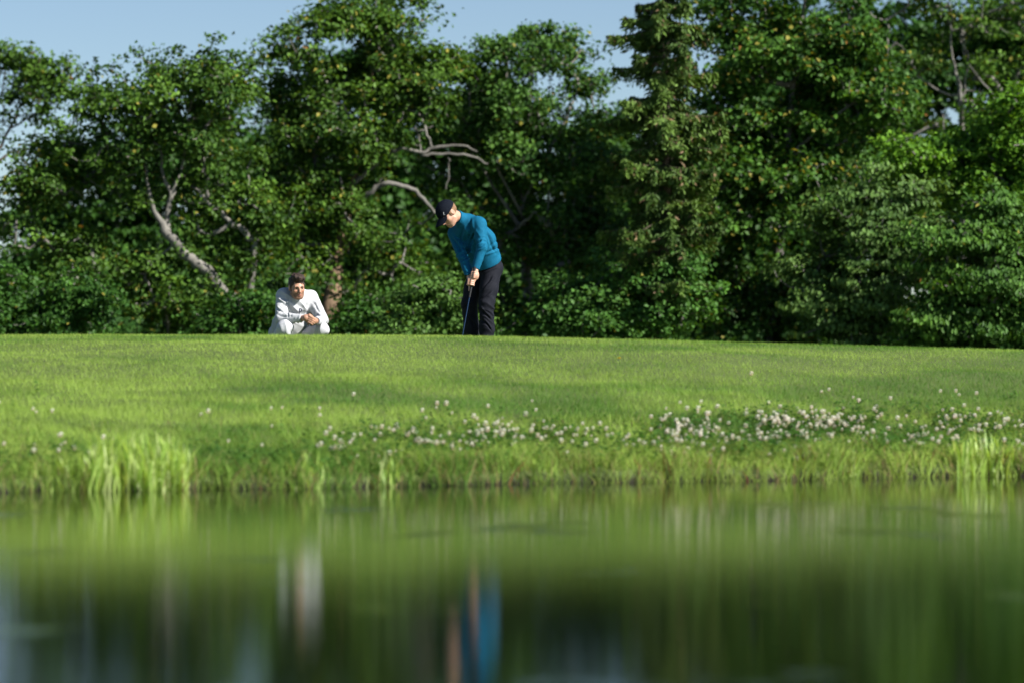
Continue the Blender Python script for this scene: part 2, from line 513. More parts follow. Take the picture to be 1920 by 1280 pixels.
def reed_clump(px0, px1, row, n, h0, h1, label, depth=0.25):
    d0 = FOCAL_PX / (row - 650)
    root = empty('reed_clump', tuple(at((px0 + px1) / 2, row, d0)[:2]) + (0.0,))
    tag(root, label, 'reeds', 'reed clumps at the water edge')
    for i in range(n):
        px = (px0 + px1) / 2 + (px1 - px0) / 2 * np.clip(rng.uniform(-1, 1) + rng.normal(0, 0.06), -1.08, 1.08)
        x = (px - 960) / FOCAL_PX * d0
        y = shore_y(x) + rng.uniform(-0.10, depth)
        o = bpy.data.objects.new('blade', REEDS[rng.integers(8)])
        COL.objects.link(o)
        o.parent = root
        o.location = Vector((x, y, float(max(ground_z(x, y), -0.05)) - 0.02)) - Vector(root.location)
        edge = min(1.0, 3.0 * min(px - px0, px1 - px) / (px1 - px0) + 0.6)          # thinner and lower towards its ends
        hh = (h0 + (h1 - h0) * rng.random() ** 0.8) * edge * (0.75 + 0.5 * float(vnoise(np.array([[x * 1.0, 3.0, 1.0]]), 3.0)[0]))
        o.scale = (rng.uniform(0.7, 1.25), hh, hh)
        o.rotation_euler = (rng.normal(0, 0.10), rng.normal(0, 0.12), rng.uniform(0, 6.283))
reed_clump(158, 350, 918, 295, 0.22, 0.40, 'broad clump of tall bright yellow-green reeds at the pond edge')
reed_clump(1566, 1622, 899, 34, 0.10, 0.18, 'small tuft of bright reeds at the water below the clover')
reed_clump(1800, 1925, 897, 110, 0.14, 0.29, 'wide reed clump at the water below the dark glossy hornbeam')
reed_clump(545, 610, 912, 26, 0.08, 0.19, 'thin reed tuft at the water below the crouching man')
reed_clump(690, 745, 912, 26, 0.08, 0.21, 'sparse reed tuft beside reddish dry stems at the water')
reed_clump(20, 140, 924, 44, 0.07, 0.17, 'low reed fringe at the water beside the broad reed clump')

# one dandelion in the lawn
d_ = 34.0
for _ in range(20):
    p = at(1161, 735, d_); d_ += 0.5 * (ground_z(p[0], p[1]) < p[2] - 0.0) * 1.0
    if ground_z(p[0], p[1]) >= p[2]:
        break
p = at(1161, 735, d_); p[2] = ground_z(p[0], p[1])
dr = empty('dandelion', tuple(p))
tag(dr, 'single small yellow dandelion in the lawn', 'flower')
V, F = [], []
for k in range(40):
    a, rr_, up_ = k * 2.4, 0.006 + 0.014 * (k / 40), 0.062 - 0.008 * (k / 40)
    c, s_ = math.cos(a), math.sin(a)
    b0 = len(V)
    V += [(0, 0, 0.052), (rr_ * c - .003 * s_, rr_ * s_ + .003 * c, up_), (rr_ * 1.15 * c, rr_ * 1.15 * s_, up_ + .002), (rr_ * c + .003 * s_, rr_ * s_ - .003 * c, up_)]
    F.append((b0, b0 + 1, b0 + 2, b0 + 3))
M_YEL, _, b_ = new_mat('dandelion_yellow'); b_.inputs['Base Color'].default_value = (0.75, 0.52, 0.02, 1); b_.inputs['Roughness'].default_value = 0.7
o = link('petals', np_mesh('petals', np.array(V) + p, np.array(F)), M_YEL, dr)
V, F = [], []
for k in range(6):
    a = k * math.pi / 3
    for z_ in (-0.01, 0.053):
        V.append((0.002 * math.cos(a), 0.002 * math.sin(a), z_))
for k in range(6):
    F.append((2 * k, 2 * ((k + 1) % 6), 2 * ((k + 1) % 6) + 1, 2 * k + 1))
M_STALK, _, b_ = new_mat('green_stalk'); b_.inputs['Base Color'].default_value = (0.12, 0.18, 0.05, 1)
link('stalk', np_mesh('stalk', np.array(V) + p, np.array(F)), M_STALK, dr)
# ------------------------------------------------------------------ trees
TS = 0.74          # the row stands nearer than first measured: distances, sizes and leaves all scale together

def leaf_geo(C, N, T, L, W, col):
    n = len(C)
    B = unit(np.cross(N, T)); T = np.cross(B, N)
    L = L[:, None]; W = W[:, None]
    V = np.stack([C - T * L * 0.5, C + B * W * 0.5 + N * W * 0.16 + T * L * 0.06, C + T * L * 0.5 - N * L * 0.12, C - B * W * 0.5 + N * W * 0.16 + T * L * 0.06], 1).reshape(-1, 3)
    k = np.arange(n)[:, None] * 4
    F = np.concatenate([k + [0, 1, 2], k + [0, 2, 3]], 0)
    return V, F, np.repeat(col, 4, 0)

def leaf_colours(n, rng, dark, light, yellow, clump):
    """Each leaf its own green; a share turned yellow or orange. clump: 0..1 per leaf, tone shared by bough, its range widened to paint in lit and shaded clumps."""
    t = np.clip(clump * 0.75 + rng.random(n) * 0.45 - 0.1, 0, 1)[:, None] ** 1.3
    c = np.array(dark) * (1 - t) + np.array(light) * t
    c = c * (0.75 + 0.5 * rng.random((n, 1))) * np.array([1.34, 1.60, 1.10])
    u = rng.random(n)
    y = u < yellow
    c[y] = np.array([0.27, 0.25, 0.045]) * (0.7 + 0.5 * rng.random((y.sum(), 1)))
    o = u < yellow * 0.05
    c[o] = np.array([0.30, 0.15, 0.04])
    return c

def sphere_dirs(n, rng):
    return unit(rng.normal(size=(n, 3)))

def seg_dist_xz(P, a, b):
    """Distance seen from the front, and the depth of the nearest point."""
    ab = (b - a)[[0, 2]]
    t = np.clip(((P[:, [0, 2]] - a[[0, 2]]) @ ab) / (ab @ ab + 1e-9), 0, 1)
    q = a + (b - a) * t[:, None]
    return np.linalg.norm(P[:, [0, 2]] - q[:, [0, 2]], axis=1), q[:, 1]

def broadleaf(name, label, cat, D, lobes, trunk, limbs=(), sprigs=700, per=44, leaf=(0.125, 0.085), spread=0.36, dark=(0.013, 0.032, 0.009), light=(0.092, 0.148, 0.028),
              yellow=0.02, seed=1, bark=None, group=None, shell=0.55, holes=(), trunk_r=0.16, style='broad', mat=None, flat=0.5, depth=0.95, twig=0.0095, crown_gap=0.0, bunch=7.0, bough=0.29, base_bark=None):
    """lobes: (px, py, r px, depth offset m); trunk: polyline (px, py, depth offset, radius m); limbs: lists of the same, kept clear of leaves when the radius is given as negative."""
    rg = np.random.default_rng(seed)
    D = D * TS; leaf = (leaf[0] * TS, leaf[1] * TS); spread *= TS; bough *= TS; twig *= TS; trunk_r *= TS
    trunk = [(p[0], p[1], p[2] * TS * 0.6, p[3] * TS) for p in trunk]
    limbs = [[(p[0], p[1], p[2] * TS * 0.45, p[3] * TS) for p in l] for l in limbs]
    lobes = [(l[0], l[1], l[2], l[3] * TS) if len(l) > 3 else l for l in lobes]
    ppm = FOCAL_PX / D
    LC = np.array([at(l[0], l[1], D) + np.array([0, (l[3] if len(l) > 3 else rg.uniform(-0.8, 0.8) * TS), 0]) for l in lobes])
    LR = np.array([l[2] for l in lobes]) / ppm
    base = at(trunk[0][0], trunk[0][1], D + trunk[0][2])
    base[2] = BACK_Z - 0.15
    root = empty(name, (base[0], base[1], BACK_Z))
    tag(root, label, cat, group)
    # sprig centres: most near the outside of each lobe, some deep inside
    pr = LR ** 2; pr = pr / pr.sum()
    nb_ = max(6, int(sprigs / bunch))                   # boughs, each carrying a bunch of sprigs
    li = rg.choice(len(LR), nb_, p=pr)
    d = sphere_dirs(nb_, rg)
    rad = np.where(rg.random(nb_) < 0.80, rg.uniform(shell, 1.0, nb_), rg.uniform(0.0, shell, nb_))
    tip = rg.random(nb_) < 0.10
    rad[tip] = rg.uniform(1.0, 1.18, tip.sum())
    S = LC[li] + d * (rad * LR[li])[:, None] * np.array([1.0, depth, 0.92])
    bi = rg.integers(0, nb_, sprigs)
    S, li, tip, d = S[bi], li[bi], tip[bi] | (rg.random(sprigs) < 0.06), d[bi]
    bough_tone = rg.random(nb_)[bi]
    S = S + rg.normal(size=(sprigs, 3)) * np.array([1, 1, 0.5]) * (bough * np.where(tip, 1.0, 1.0))[:, None]
    ok = S[:, 2] > BACK_Z + 0.10
    for hx, hy, hr in holes:
        hc = at(hx, hy, D)
        ok &= ~((np.hypot(S[:, 0] - hc[0], S[:, 2] - hc[2]) < hr / ppm) & (rg.random(sprigs) < 0.55))
    if crown_gap:
        ok &= fbm(S + seed * 7.7, 0.9 / TS, 2) > crown_gap
    K = S[ok]                                           # no sprig hanging in the air by itself
    dk = np.linalg.norm(K[:, None] - K[None], axis=2)
    ok[np.flatnonzero(ok)[((dk < 0.75 * TS).sum(1) < 4) | ((dk < 1.4 * TS).sum(1) < 10)]] = False
    S, d, li, tip, bough_tone = S[ok], d[ok], li[ok], tip[ok], bough_tone[ok]
    n = len(S)
    # wood: trunk, limbs, then every sprig joined to the nearest wood already grown
    wood = []
    nodes, par, given = [], [], []
    def add_line(pts, attach):
        P4 = np.array([list(at(p[0], p[1], D + p[2])) + [abs(p[3]) * 0.62] for p in pts])
        Q = curve_pts(P4, 4)
        Q[1:-1, :3] += rg.normal(0, 0.013, (len(Q) - 2, 3))
        prev = -1
        if attach and nodes:
            dd = np.linalg.norm(np.array(nodes) - Q[0, :3], axis=1)
            prev = int(dd.argmin())
            if dd[prev] > 0.08:
                Q = np.concatenate([[list(nodes[prev]) + [Q[0, 3] * 1.1]], Q])
        wood.append(tube(Q[:, :3], Q[:, 3], 8, rg))
        for q in Q:
            nodes.append(q[:3]); par.append(prev); given.append(True)
            prev = len(nodes) - 1
        return Q
    tr = [list(t) for t in trunk]
    Q0 = add_line(tr, False)
    exposed = []
    def shown(line):
        for p, q in zip(line[:-1], line[1:]):
            if p[3] < 0 and q[3] < 0:
                exposed.append(np.array([list(at(t[0], t[1], D + t[2])) + [abs(t[3]) * 0.62] for t in (p, q)]))
    shown(trunk)
    for lim in limbs:
        add_line(lim, True)
        shown(lim)
    ng = len(nodes)
    order = np.argsort(np.min(np.linalg.norm(S[:, None] - np.array(nodes)[None], axis=2), axis=1))
    N0 = np.zeros((ng + 2 * n, 3)); N0[:ng] = nodes
    par = list(par); cnt = ng
    for i in order:
        c = S[i]
        dd = np.linalg.norm(N0[:cnt] - c, axis=1) + 0.35 * np.maximum(0, N0[:cnt, 2] - c[2])
        j = int(dd.argmin())
        m = (N0[j] + c) / 2 + np.array([0, 0, -0.08 * dd[j]]) + rg.normal(0, 0.05 * min(dd[j], 1.1), 3)
        N0[cnt] = m; par.append(j); N0[cnt + 1] = c; par.append(cnt)
        cnt += 2
    w = np.zeros(cnt)
    w[ng + 1::2] = 1.0
    for k in range(cnt - 1, ng - 1, -1):
        if par[k] >= 0:
            w[par[k]] += w[k]
    r = np.minimum(twig * np.maximum(w, 1) ** 0.45, trunk_r * 0.6)
    A = N0[ng:cnt]; pj = np.array(par[ng:cnt]); B = N0[pj]
    ra, rb = r[ng:cnt], np.maximum(r[ng:cnt], np.where(pj >= ng, r[pj], r[ng:cnt] * 1.25))
    T = unit(A - B)
    U = unit(np.cross(T, [0.21, 0.77, 0.3])); Wv = np.cross(T, U)
    sd = 4
    ang = np.arange(sd) / sd * 2 * np.pi
    ring = U[:, None] * np.cos(ang)[None, :, None] + Wv[:, None] * np.sin(ang)[None, :, None]
    VV = np.concatenate([B[:, None] + ring * rb[:, None, None], A[:, None] + ring * ra[:, None, None]], 1).reshape(-1, 3)
    k = np.arange(len(A))[:, None] * 8
    FF = np.concatenate([k + [j, (j + 1) % 4, 4 + (j + 1) % 4, 4 + j] for j in range(4)], 0)
    wood.append((VV, FF))
    V, F, _ = join_np([(a, b_, np.zeros((len(a), 1))) for a, b_ in wood])
    tm = np_mesh('trunk', V, F, smooth=True)
    link('trunk', tm, bark or M_BARK, root)
    if base_bark is not None:                           # older, redder bark on the main stem
        tm.materials.append(base_bark)
        mi = np.zeros(len(F), np.int32); mi[:len(wood[0][1])] = 1
        tm.polygons.foreach_set('material_index', mi)
    # leaves
    clump = 0.6 * bough_tone + 0.4 * rg.random(n)  # bough tone paints lit and shaded clumps into the leaf colour
    m = per
    sub = np.repeat(np.arange(n), m)
    size = np.where(tip, 0.6, 1.0) * rg.uniform(0.7, 1.3, n)
    off = rg.normal(size=(n * m, 3)) * np.array([1, 1, flat]) * 0.55
    C = S[sub] + off * (spread * size[sub])[:, None]
    out = unit(C - LC[li[sub]])
    up = np.array([0, 0, 1.0])
    if style == 'broad':
        N = unit(up * 0.55 + out * 0.45 + rg.normal(size=C.shape) * 0.55)
        Tt = unit(out * 0.7 + rg.normal(size=C.shape) * 0.6 - up * 0.35)
    else:                                   # leaves hanging in overlapping, outward-facing rows
        N = unit(up * 0.45 + out * 0.75 + rg.normal(size=C.shape) * 0.35)
        Tt = unit(-up * 1.0 + out * 0.35 + rg.normal(size=C.shape) * 0.35)
    keep = C[:, 2] > BACK_Z + 0.02
    hide = vnoise(C, 2.6 / TS) * 0.8 + rg.random(len(C)) * 0.2
    for Q in exposed:
        for a, b_ in zip(Q[:-1], Q[1:]):
            ds, dy = seg_dist_xz(C, a[:3], b_[:3])
            keep &= ~((ds < a[3] + 0.035) & (C[:, 1] < dy + 0.05) & (hide < 0.45))
    C, N, Tt, sub = C[keep], N[keep], Tt[keep], sub[keep]
    nl = len(C)
    L = leaf[0] * rg.uniform(0.65, 1.25, nl); W = leaf[1] * rg.uniform(0.65, 1.25, nl)
    col = leaf_colours(nl, rg, dark, light, yellow, clump[sub])
    V, F, Cc = leaf_geo(C, N, Tt, L, W, col)
    link('crown', np_mesh('crown', V, F, Cc), mat or M_LEAF, root)
    return root

def spruce(name, label, D, px, top, base_row, seed, levels):
    rg = np.random.default_rng(seed)
    D = D * TS
    ppm = FOCAL_PX / D
    b = at(px, base_row, D); t = at(px + 6, top, D)
    b[2] = BACK_Z - 0.15
    root = empty(name, (b[0], b[1], BACK_Z))
    tag(root, label, 'tree')
    wood = []
    path = curve_pts([b, b * 0.6 + t * 0.4 + np.array([0.05, 0, 0]), t], 8)
    wood.append(tube(path, np.linspace(0.15, 0.02, len(path)), 8, rg))
    Cs, Ns, Ts, cl = [], [], [], []
    zs = np.arange(at(px, 490, D)[2], t[2], 0.24); zs = zs + rg.normal(0, 0.09, len(zs))
    for z in zs:
        row = 650 - (z - CAM_H) / D * FOCAL_PX
        half = np.interp(row, [l[0] for l in levels], [l[1] for l in levels]) / ppm
        ax = b + (t - b) * ((z - b[2]) / (t[2] - b[2]))
        nb_ = rg.integers(6, 9)
        a0 = rg.random() * 6.28
        for k in range(nb_):
            a = a0 + k * 6.283 / nb_ + rg.normal(0, 0.15)
            L = half * rg.uniform(0.40, 1.18)
            dirv = np.array([math.cos(a), math.sin(a), 0])
            tt = np.linspace(0, 1, 9)
            droop = rg.uniform(0.15, 0.50)
            P = ax + dirv * (tt * L)[:, None] + np.array([0, 0, 1.0]) * (L * (0.10 * tt - droop * tt ** 1.4 + 0.16 * tt ** 4))[:, None] + np.array([0, 0, rg.normal(0, 0.12)])
            wood.append(tube(P, np.linspace(0.013, 0.004, 9), 4))
            m = int(560 * L)
            u = rg.uniform(0.12, 1.0, m) ** 0.8
            c = np.stack([np.interp(u, tt, P[:, q]) for q in range(3)], -1)
            side = np.array([-dirv[1], dirv[0], 0])
            sw = rg.normal(0, 1, m) * 0.15 * (1.15 - u) * L ** 0.5
            hang = np.abs(rg.normal(0, 1, m)) * 0.085
            c = c + side * sw[:, None] + np.array([0, 0, -1.0]) * (hang + 0.25 * np.abs(sw))[:, None]
            Cs.append(c)
            Ns.append(unit(np.array([0, 0, 0.8]) + dirv * 0.5 + rg.normal(size=(m, 3)) * 0.5))
            Ts.append(unit(dirv * 0.4 + side * np.sign(sw)[:, None] * 0.6 + np.array([0, 0, -0.7]) + rg.normal(size=(m, 3)) * 0.35))
            cl.append(np.full(m, rg.random()))
    C, N, T, cl = np.concatenate(Cs), np.concatenate(Ns), np.concatenate(Ts), np.concatenate(cl)
    n = len(C)
    col = leaf_colours(n, rg, (0.030, 0.052, 0.014), (0.115, 0.160, 0.044), 0.0, cl)
    br = rg.random(n) < 0.05
    col[br] = np.array([0.20, 0.135, 0.07]) * (0.6 + 0.7 * rg.random((br.sum(), 1)))
    V, F, Cc = leaf_geo(C, N, T, rg.uniform(0.075, 0.15, n), rg.uniform(0.022, 0.040, n), col)
    link('crown', np_mesh('crown', V, F, Cc), M_NEEDLE, root)
    V, F, _ = join_np([(a, b_, np.zeros((len(a), 1))) for a, b_ in wood])
    link('trunk', np_mesh('trunk', V, F, smooth=True), M_BARK_DARK, root)
    print('spruce needles', n)

# the row of old trees beyond the green
broadleaf('oak_tree', 'old oak with pale leaning trunk on the far side of the crouching man', 'tree', 82,
          [(110, 240, 62), (190, 195, 62), (215, 150, 26), (270, 190, 55), (335, 150, 62), (390, 150, 55), (430, 170, 60), (80, 330, 62), (130, 300, 70), (200, 300, 90), (330, 260, 95), (430, 270, 95),
           (50, 430, 60), (35, 470, 60), (70, 390, 60), (45, 380, 40), (110, 430, 80), (200, 410, 90), (300, 400, 80), (420, 400, 85), (60, 520, 70), (150, 510, 80), (260, 530, 85), (380, 560, 75), (460, 520, 80), (490, 400, 60), (250, 590, 60), (120, 590, 60), (330, 595, 50), (430, 600, 50)],
          [(478, 640, 0.1, 0.24), (455, 598, 0.0, 0.21), (402, 524, -0.5, -0.20), (345, 474, -0.9, -0.185), (316, 440, -1.0, -0.16), (290, 395, -1.0, -0.085), (276, 340, -0.8, -0.05), (262, 260, -0.4, -0.03)],
          [[(317, 432, -1.0, -0.12), (314, 395, -1.0, -0.09), (330, 345, -0.9, -0.065), (342, 318, -0.7, -0.045), (352, 250, -0.3, -0.03)],
           [(312, 400, -1.0, -0.08), (318, 360, -0.9, -0.08), (306, 328, -0.7, -0.06), (300, 280, -0.4, -0.04)],
           [(470, 560, 0.1, 0.13), (476, 455, -0.3, 0.12), (468, 446, -0.5, -0.11), (440, 424, -0.6, -0.10), (395, 440, -0.4, -0.06), (372, 430, -0.2, -0.04)],
           [(440, 424, -0.5, -0.08), (400, 385, -0.4, -0.07), (360, 350, -0.2, -0.05)], [(388, 372, -0.4, -0.07), (388, 340, -0.4, -0.065), (382, 310, -0.3, -0.05), (385, 240, 0.0, -0.03)],
           [(420, 585, -0.5, -0.05), (445, 592, -0.6, -0.04), (468, 600, -0.6, -0.03)], [(270, 505, -0.9, -0.035), (278, 535, -1.0, -0.04), (300, 572, -0.9, -0.03)]],
          sprigs=1050, per=44, yellow=0.022, seed=11, holes=((420, 372, 22), (425, 450, 20), (330, 215, 20), (225, 235, 22), (440, 300, 20), (180, 330, 18)), crown_gap=0.405)
broadleaf('sparse_tree', 'sparse dark-branched tree cut off by the frame beside the oak', 'tree', 88,
          [(20, 110, 48), (70, 125, 45), (105, 150, 38), (10, 170, 55), (60, 190, 42), (-40, 150, 70), (30, 250, 38), (-60, 260, 70), (130, 180, 18)],
          [(-150, 640, 0, 0.22), (-120, 480, 0, 0.18), (-70, 360, 0, 0.12), (-10, 290, 0, 0.07), (30, 225, 0, 0.045), (60, 150, 0, 0.03)],
          [[(-70, 360, 0, 0.06), (0, 300, 0, 0.05), (25, 285, 0, 0.035), (60, 280, 0, 0.015)], [(20, 240, 0, 0.04), (50, 225, 0, 0.03), (90, 190, 0, 0.02)], [(-60, 340, 0, 0.05), (-30, 220, 0.3, 0.04), (5, 130, 0.2, 0.025)],
           [(-40, 320, 0.1, 0.045), (-5, 200, 0.4, 0.03), (20, 100, 0.4, 0.018)]],
          sprigs=230, per=30, spread=0.30, yellow=0.004, seed=12, bark=M_BARK_DARK, crown_gap=0.40)
broadleaf('oak_tree', 'tall spreading oak with thick brown trunk directly behind the crouching man', 'tree', 84,
          [(498, 70, 48), (540, 60, 42), (520, 150, 70), (580, 90, 70), (640, 50, 70), (690, 20, 80), (760, 20, 70), (800, 70, 60), (630, 150, 90), (720, 120, 90), (800, 150, 70), (560, 240, 85), (660, 240, 85), (760, 200, 75),
           (520, 330, 70), (600, 340, 80), (690, 290, 60), (540, 430, 80), (640, 430, 85), (740, 440, 75), (580, 530, 80), (690, 530, 80), (520, 580, 55), (770, 520, 70), (580, 600, 45), (680, 595, 50)],
          [(610, 660, -1.3, -0.46), (616, 612, -1.3, -0.40), (622, 565, -1.2, -0.33), (638, 470, -0.2, 0.18), (655, 380, 0.0, 0.16), (685, 260, 0.2, 0.11), (700, 120, 0.3, 0.06)],
          [[(655, 400, 0.0, 0.11), (698, 358, -0.7, -0.095), (722, 345, -0.9, -0.09), (755, 349, -0.9, -0.085), (786, 366, -0.8, -0.08), (815, 400, -0.5, 0.05)],
           [(640, 480, -0.2, 0.1), (668, 440, -0.7, -0.06), (645, 395, -0.9, -0.05), (640, 350, -0.8, -0.045), (632, 310, -0.6, -0.03)],
           [(668, 340, -0.1, 0.09), (740, 283, -0.7, -0.06), (790, 288, -0.9, -0.065), (815, 278, -0.9, -0.06), (860, 271, -0.9, -0.045), (895, 285, -0.8, -0.025)],
           [(790, 290, -0.9, -0.06), (830, 288, -1.0, -0.05), (885, 294, -0.9, -0.045), (915, 308, -0.8, -0.03)], [(812, 280, -0.9, -0.045), (800, 245, -0.9, -0.045), (785, 215, -0.8, -0.04), (755, 203, -0.6, -0.03)],
           [(782, 246, -0.8, -0.04), (762, 222, -0.7, -0.045), (748, 200, -0.5, -0.035)], [(840, 295, -0.9, -0.03), (842, 320, -0.9, -0.025), (836, 355, -0.8, -0.02)], [(792, 290, -0.9, -0.03), (785, 260, -0.8, -0.03), (780, 240, -0.7, -0.02)]],
          sprigs=1150, per=44, yellow=0.035, seed=13, base_bark=M_BARK_BROWN, holes=((670, 345, 26), (735, 300, 34), (770, 310, 30), (780, 230, 22), (745, 375, 25), (655, 190, 30), (600, 370, 18)), crown_gap=0.395)
broadleaf('linden_tree', 'rounded dense tree rising behind the golfer in blue', 'tree', 86,
          [(870, 100, 48), (915, 90, 42), (965, 90, 45), (1000, 65, 42), (1045, 90, 48), (1085, 150, 45), (1105, 200, 40), (1115, 260, 45), (1120, 330, 50), (1130, 410, 50),  (900, 170, 75), (980, 160, 80), (1050, 200, 75), (860, 250, 75), (940, 260, 85), (1030, 280, 85), (1090, 300, 55),
           (890, 350, 75), (980, 360, 80), (1060, 380, 75), (900, 440, 80), (990, 450, 80), (1080, 470, 70), (860, 530, 75), (950, 540, 80), (1040, 560, 75), (1110, 560, 60), (900, 600, 45), (980, 600, 50)],
          [(985, 640, 2.6, 0.22), (990, 520, 2.6, 0.19), (975, 400, 2.0, 0.15), (985, 260, 0.2, 0.1), (1000, 120, 0.1, 0.05)],
          [[(985, 420, 0.2, 0.07), (945, 340, -0.9, -0.05), (935, 318, -1.0, -0.06), (945, 302, -1.0, -0.05), (958, 300, -0.9, -0.03)], [(980, 380, 0.2, 0.07), (1050, 250, -0.4, 0.05), (1085, 160, -0.2, 0.03)], [(970, 420, 0.2, 0.08), (890, 280, -0.3, 0.05), (880, 120, 0, 0.03)],
           [(960, 440, 0.2, 0.05), (1000, 400, -0.9, -0.04), (1015, 412, -1.0, -0.03)]],
          sprigs=1150, per=44, yellow=0.022, seed=14, dark=(0.018, 0.042, 0.014), light=(0.080, 0.140, 0.034), holes=((1030, 370, 20), (1080, 345, 22), (940, 395, 15)), crown_gap=0.37)
spruce('spruce_tree', 'spruce with drooping olive brown boughs taller than its neighbours', 78, 1240, -90, 640, 21,
       [(-90, 12), (-30, 78), (20, 92), (90, 112), (170, 108), (250, 118), (350, 122), (450, 110), (560, 90)])
broadleaf('maple_tree', 'broad dark maple flecked with yellow leaves beside the spruce', 'tree', 83,
          [(1400, 10, 75), (1490, -20, 90), (1590, -10, 90), (1650, 50, 75), (1400, 110, 85), (1480, 120, 100), (1570, 130, 95), (1650, 150, 80), (1350, 210, 70), (1430, 230, 95), (1530, 240, 95), (1620, 240, 80), (1320, 320, 75),
           (1410, 340, 90), (1500, 350, 85), (1590, 340, 75), (1310, 430, 75), (1390, 440, 85), (1480, 460, 85), (1330, 540, 75), (1420, 560, 85), (1500, 560, 75), (1560, 420, 60), (1270, 500, 60), (1270, 400, 50), (1280, 560, 60), (1380, 600, 50), (1470, 605, 50)],
          [(1450, 640, 1.6, 0.24), (1455, 500, 1.6, 0.21), (1470, 340, 0.4, 0.16), (1490, 160, 0.3, 0.1), (1510, 0, 0.3, 0.05)],
          [[(1455, 430, 0.3, 0.07), (1375, 395, -1.0, -0.045), (1385, 425, -1.1, -0.035), (1392, 432, -1.1, -0.03)], [(1470, 300, 0.3, 0.08), (1590, 200, -0.9, -0.05), (1610, 215, -1.0, -0.035)], [(1480, 160, 0.2, 0.07), (1570, 60, -0.8, -0.05), (1592, 35, -0.8, -0.035)],
           [(1440, 540, 0.3, 0.06), (1430, 520, -0.8, -0.03), (1450, 550, -1.0, -0.025), (1470, 548, -1.0, -0.02)]],
          sprigs=1350, per=44, leaf=(0.14, 0.105), yellow=0.055, seed=15, dark=(0.013, 0.034, 0.010), light=(0.074, 0.138, 0.026), crown_gap=0.36, holes=((1490, 400, 22),))
broadleaf('birch_like_tree', 'loose tree with thin pale upright branches above the bright green one', 'tree', 91,
          [(1660, 40, 80), (1750, 0, 90), (1850, -10, 90), (1930, 20, 90), (1700, 110, 75), (1790, 90, 80), (1880, 90, 85), (1960, 120, 80), (1680, 200, 65), (1740, 220, 60), (1880, 190, 65), (1950, 220, 80), (1800, 260, 60), (1720, 300, 60)],
          [(1812, 640, 0.3, 0.2), (1806, 420, 0.2, 0.16), (1802, 190, -0.8, 0.09), (1794, 145, -1.0, -0.07), (1788, 110, -1.0, -0.045), (1782, 40, -0.8, -0.03)],
          [[(1800, 180, -0.9, -0.05), (1775, 178, -1.0, -0.04), (1745, 160, -1.0, -0.045), (1722, 142, -0.9, -0.03), (1708, 120, -0.8, -0.02)], [(1805, 190, -0.8, -0.05), (1810, 150, -0.9, -0.035), (1815, 110, -0.8, -0.03), (1805, 70, -0.6, -0.02)],
           [(1862, 178, -0.9, -0.025), (1828, 138, -1.0, -0.035), (1812, 110, -0.9, -0.03), (1800, 70, -0.6, -0.02)], [(1780, 275, -0.6, -0.05), (1772, 255, -0.9, -0.045), (1758, 238, -0.9, -0.035), (1754, 228, -0.8, -0.02)],
           [(1773, 255, -0.9, -0.03), (1770, 235, -0.9, -0.03), (1768, 215, -0.8, -0.02)], [(1700, 260, 0, 0.06), (1665, 100, -0.9, -0.04), (1668, 60, -0.9, -0.035), (1660, 40, -0.8, -0.02)], [(1666, 98, -0.9, -0.035), (1680, 80, -0.9, -0.03), (1692, 92, -0.9, -0.02)]],
          sprigs=620, per=30, yellow=0.045, seed=16, crown_gap=0.42, holes=((1800, 130, 24), (1790, 160, 26), (1860, 145, 26), (1760, 250, 20), (1670, 160, 22), (1720, 160, 22)))
broadleaf('young_tree', 'bright yellow-green young tree leaning over the clipped hornbeam', 'tree', 80,
          [(1850, 265, 60), (1910, 240, 60), (1780, 300, 50), (1840, 330, 60), (1910, 320, 65), (1890, 390, 50), (1960, 280, 70), (1720, 330, 40), (1820, 380, 40), (1700, 300, 30)],
          [(1990, 640, 0.5, 0.16), (1960, 480, 0.3, 0.13), (1910, 370, 0, 0.08), (1880, 290, 0, 0.05)],
          [[(1930, 400, 0, 0.05), (1890, 345, -0.8, -0.035), (1865, 330, -0.9, -0.03)], [(1930, 410, 0, 0.04), (1870, 372, -0.8, -0.03), (1835, 378, -0.8, -0.02)]],
          sprigs=420, per=44, leaf=(0.12, 0.09), dark=(0.040, 0.086, 0.012), light=(0.115, 0.195, 0.024), yellow=0.0, seed=17, crown_gap=0.30)
broadleaf('hornbeam_shrub', 'grey-green hornbeam rising to a rounded peak beside the dark maple', 'shrub', 79,
          [(1645, 345, 50, 0.2), (1610, 400, 65, 0), (1690, 400, 65, 0), (1570, 460, 60, 0), (1650, 470, 80, -0.3), (1730, 460, 65, 0), (1745, 400, 50, 0.2), (1745, 530, 60, -0.2), (1540, 540, 65, 0), (1620, 560, 80, -0.3), (1700, 560, 80, -0.3), (1560, 600, 60, -0.2), (1650, 610, 60, -0.4)],
          [(1645, 660, 0.3, 0.12), (1645, 520, 0.2, 0.09), (1650, 380, 0.1, 0.05)],
          sprigs=560, per=44, spread=0.30, leaf=(0.12, 0.075), dark=(0.034, 0.062, 0.022), light=(0.125, 0.178, 0.060), yellow=0.004, seed=18, style='hang', flat=0.32, shell=0.8, crown_gap=0.25)
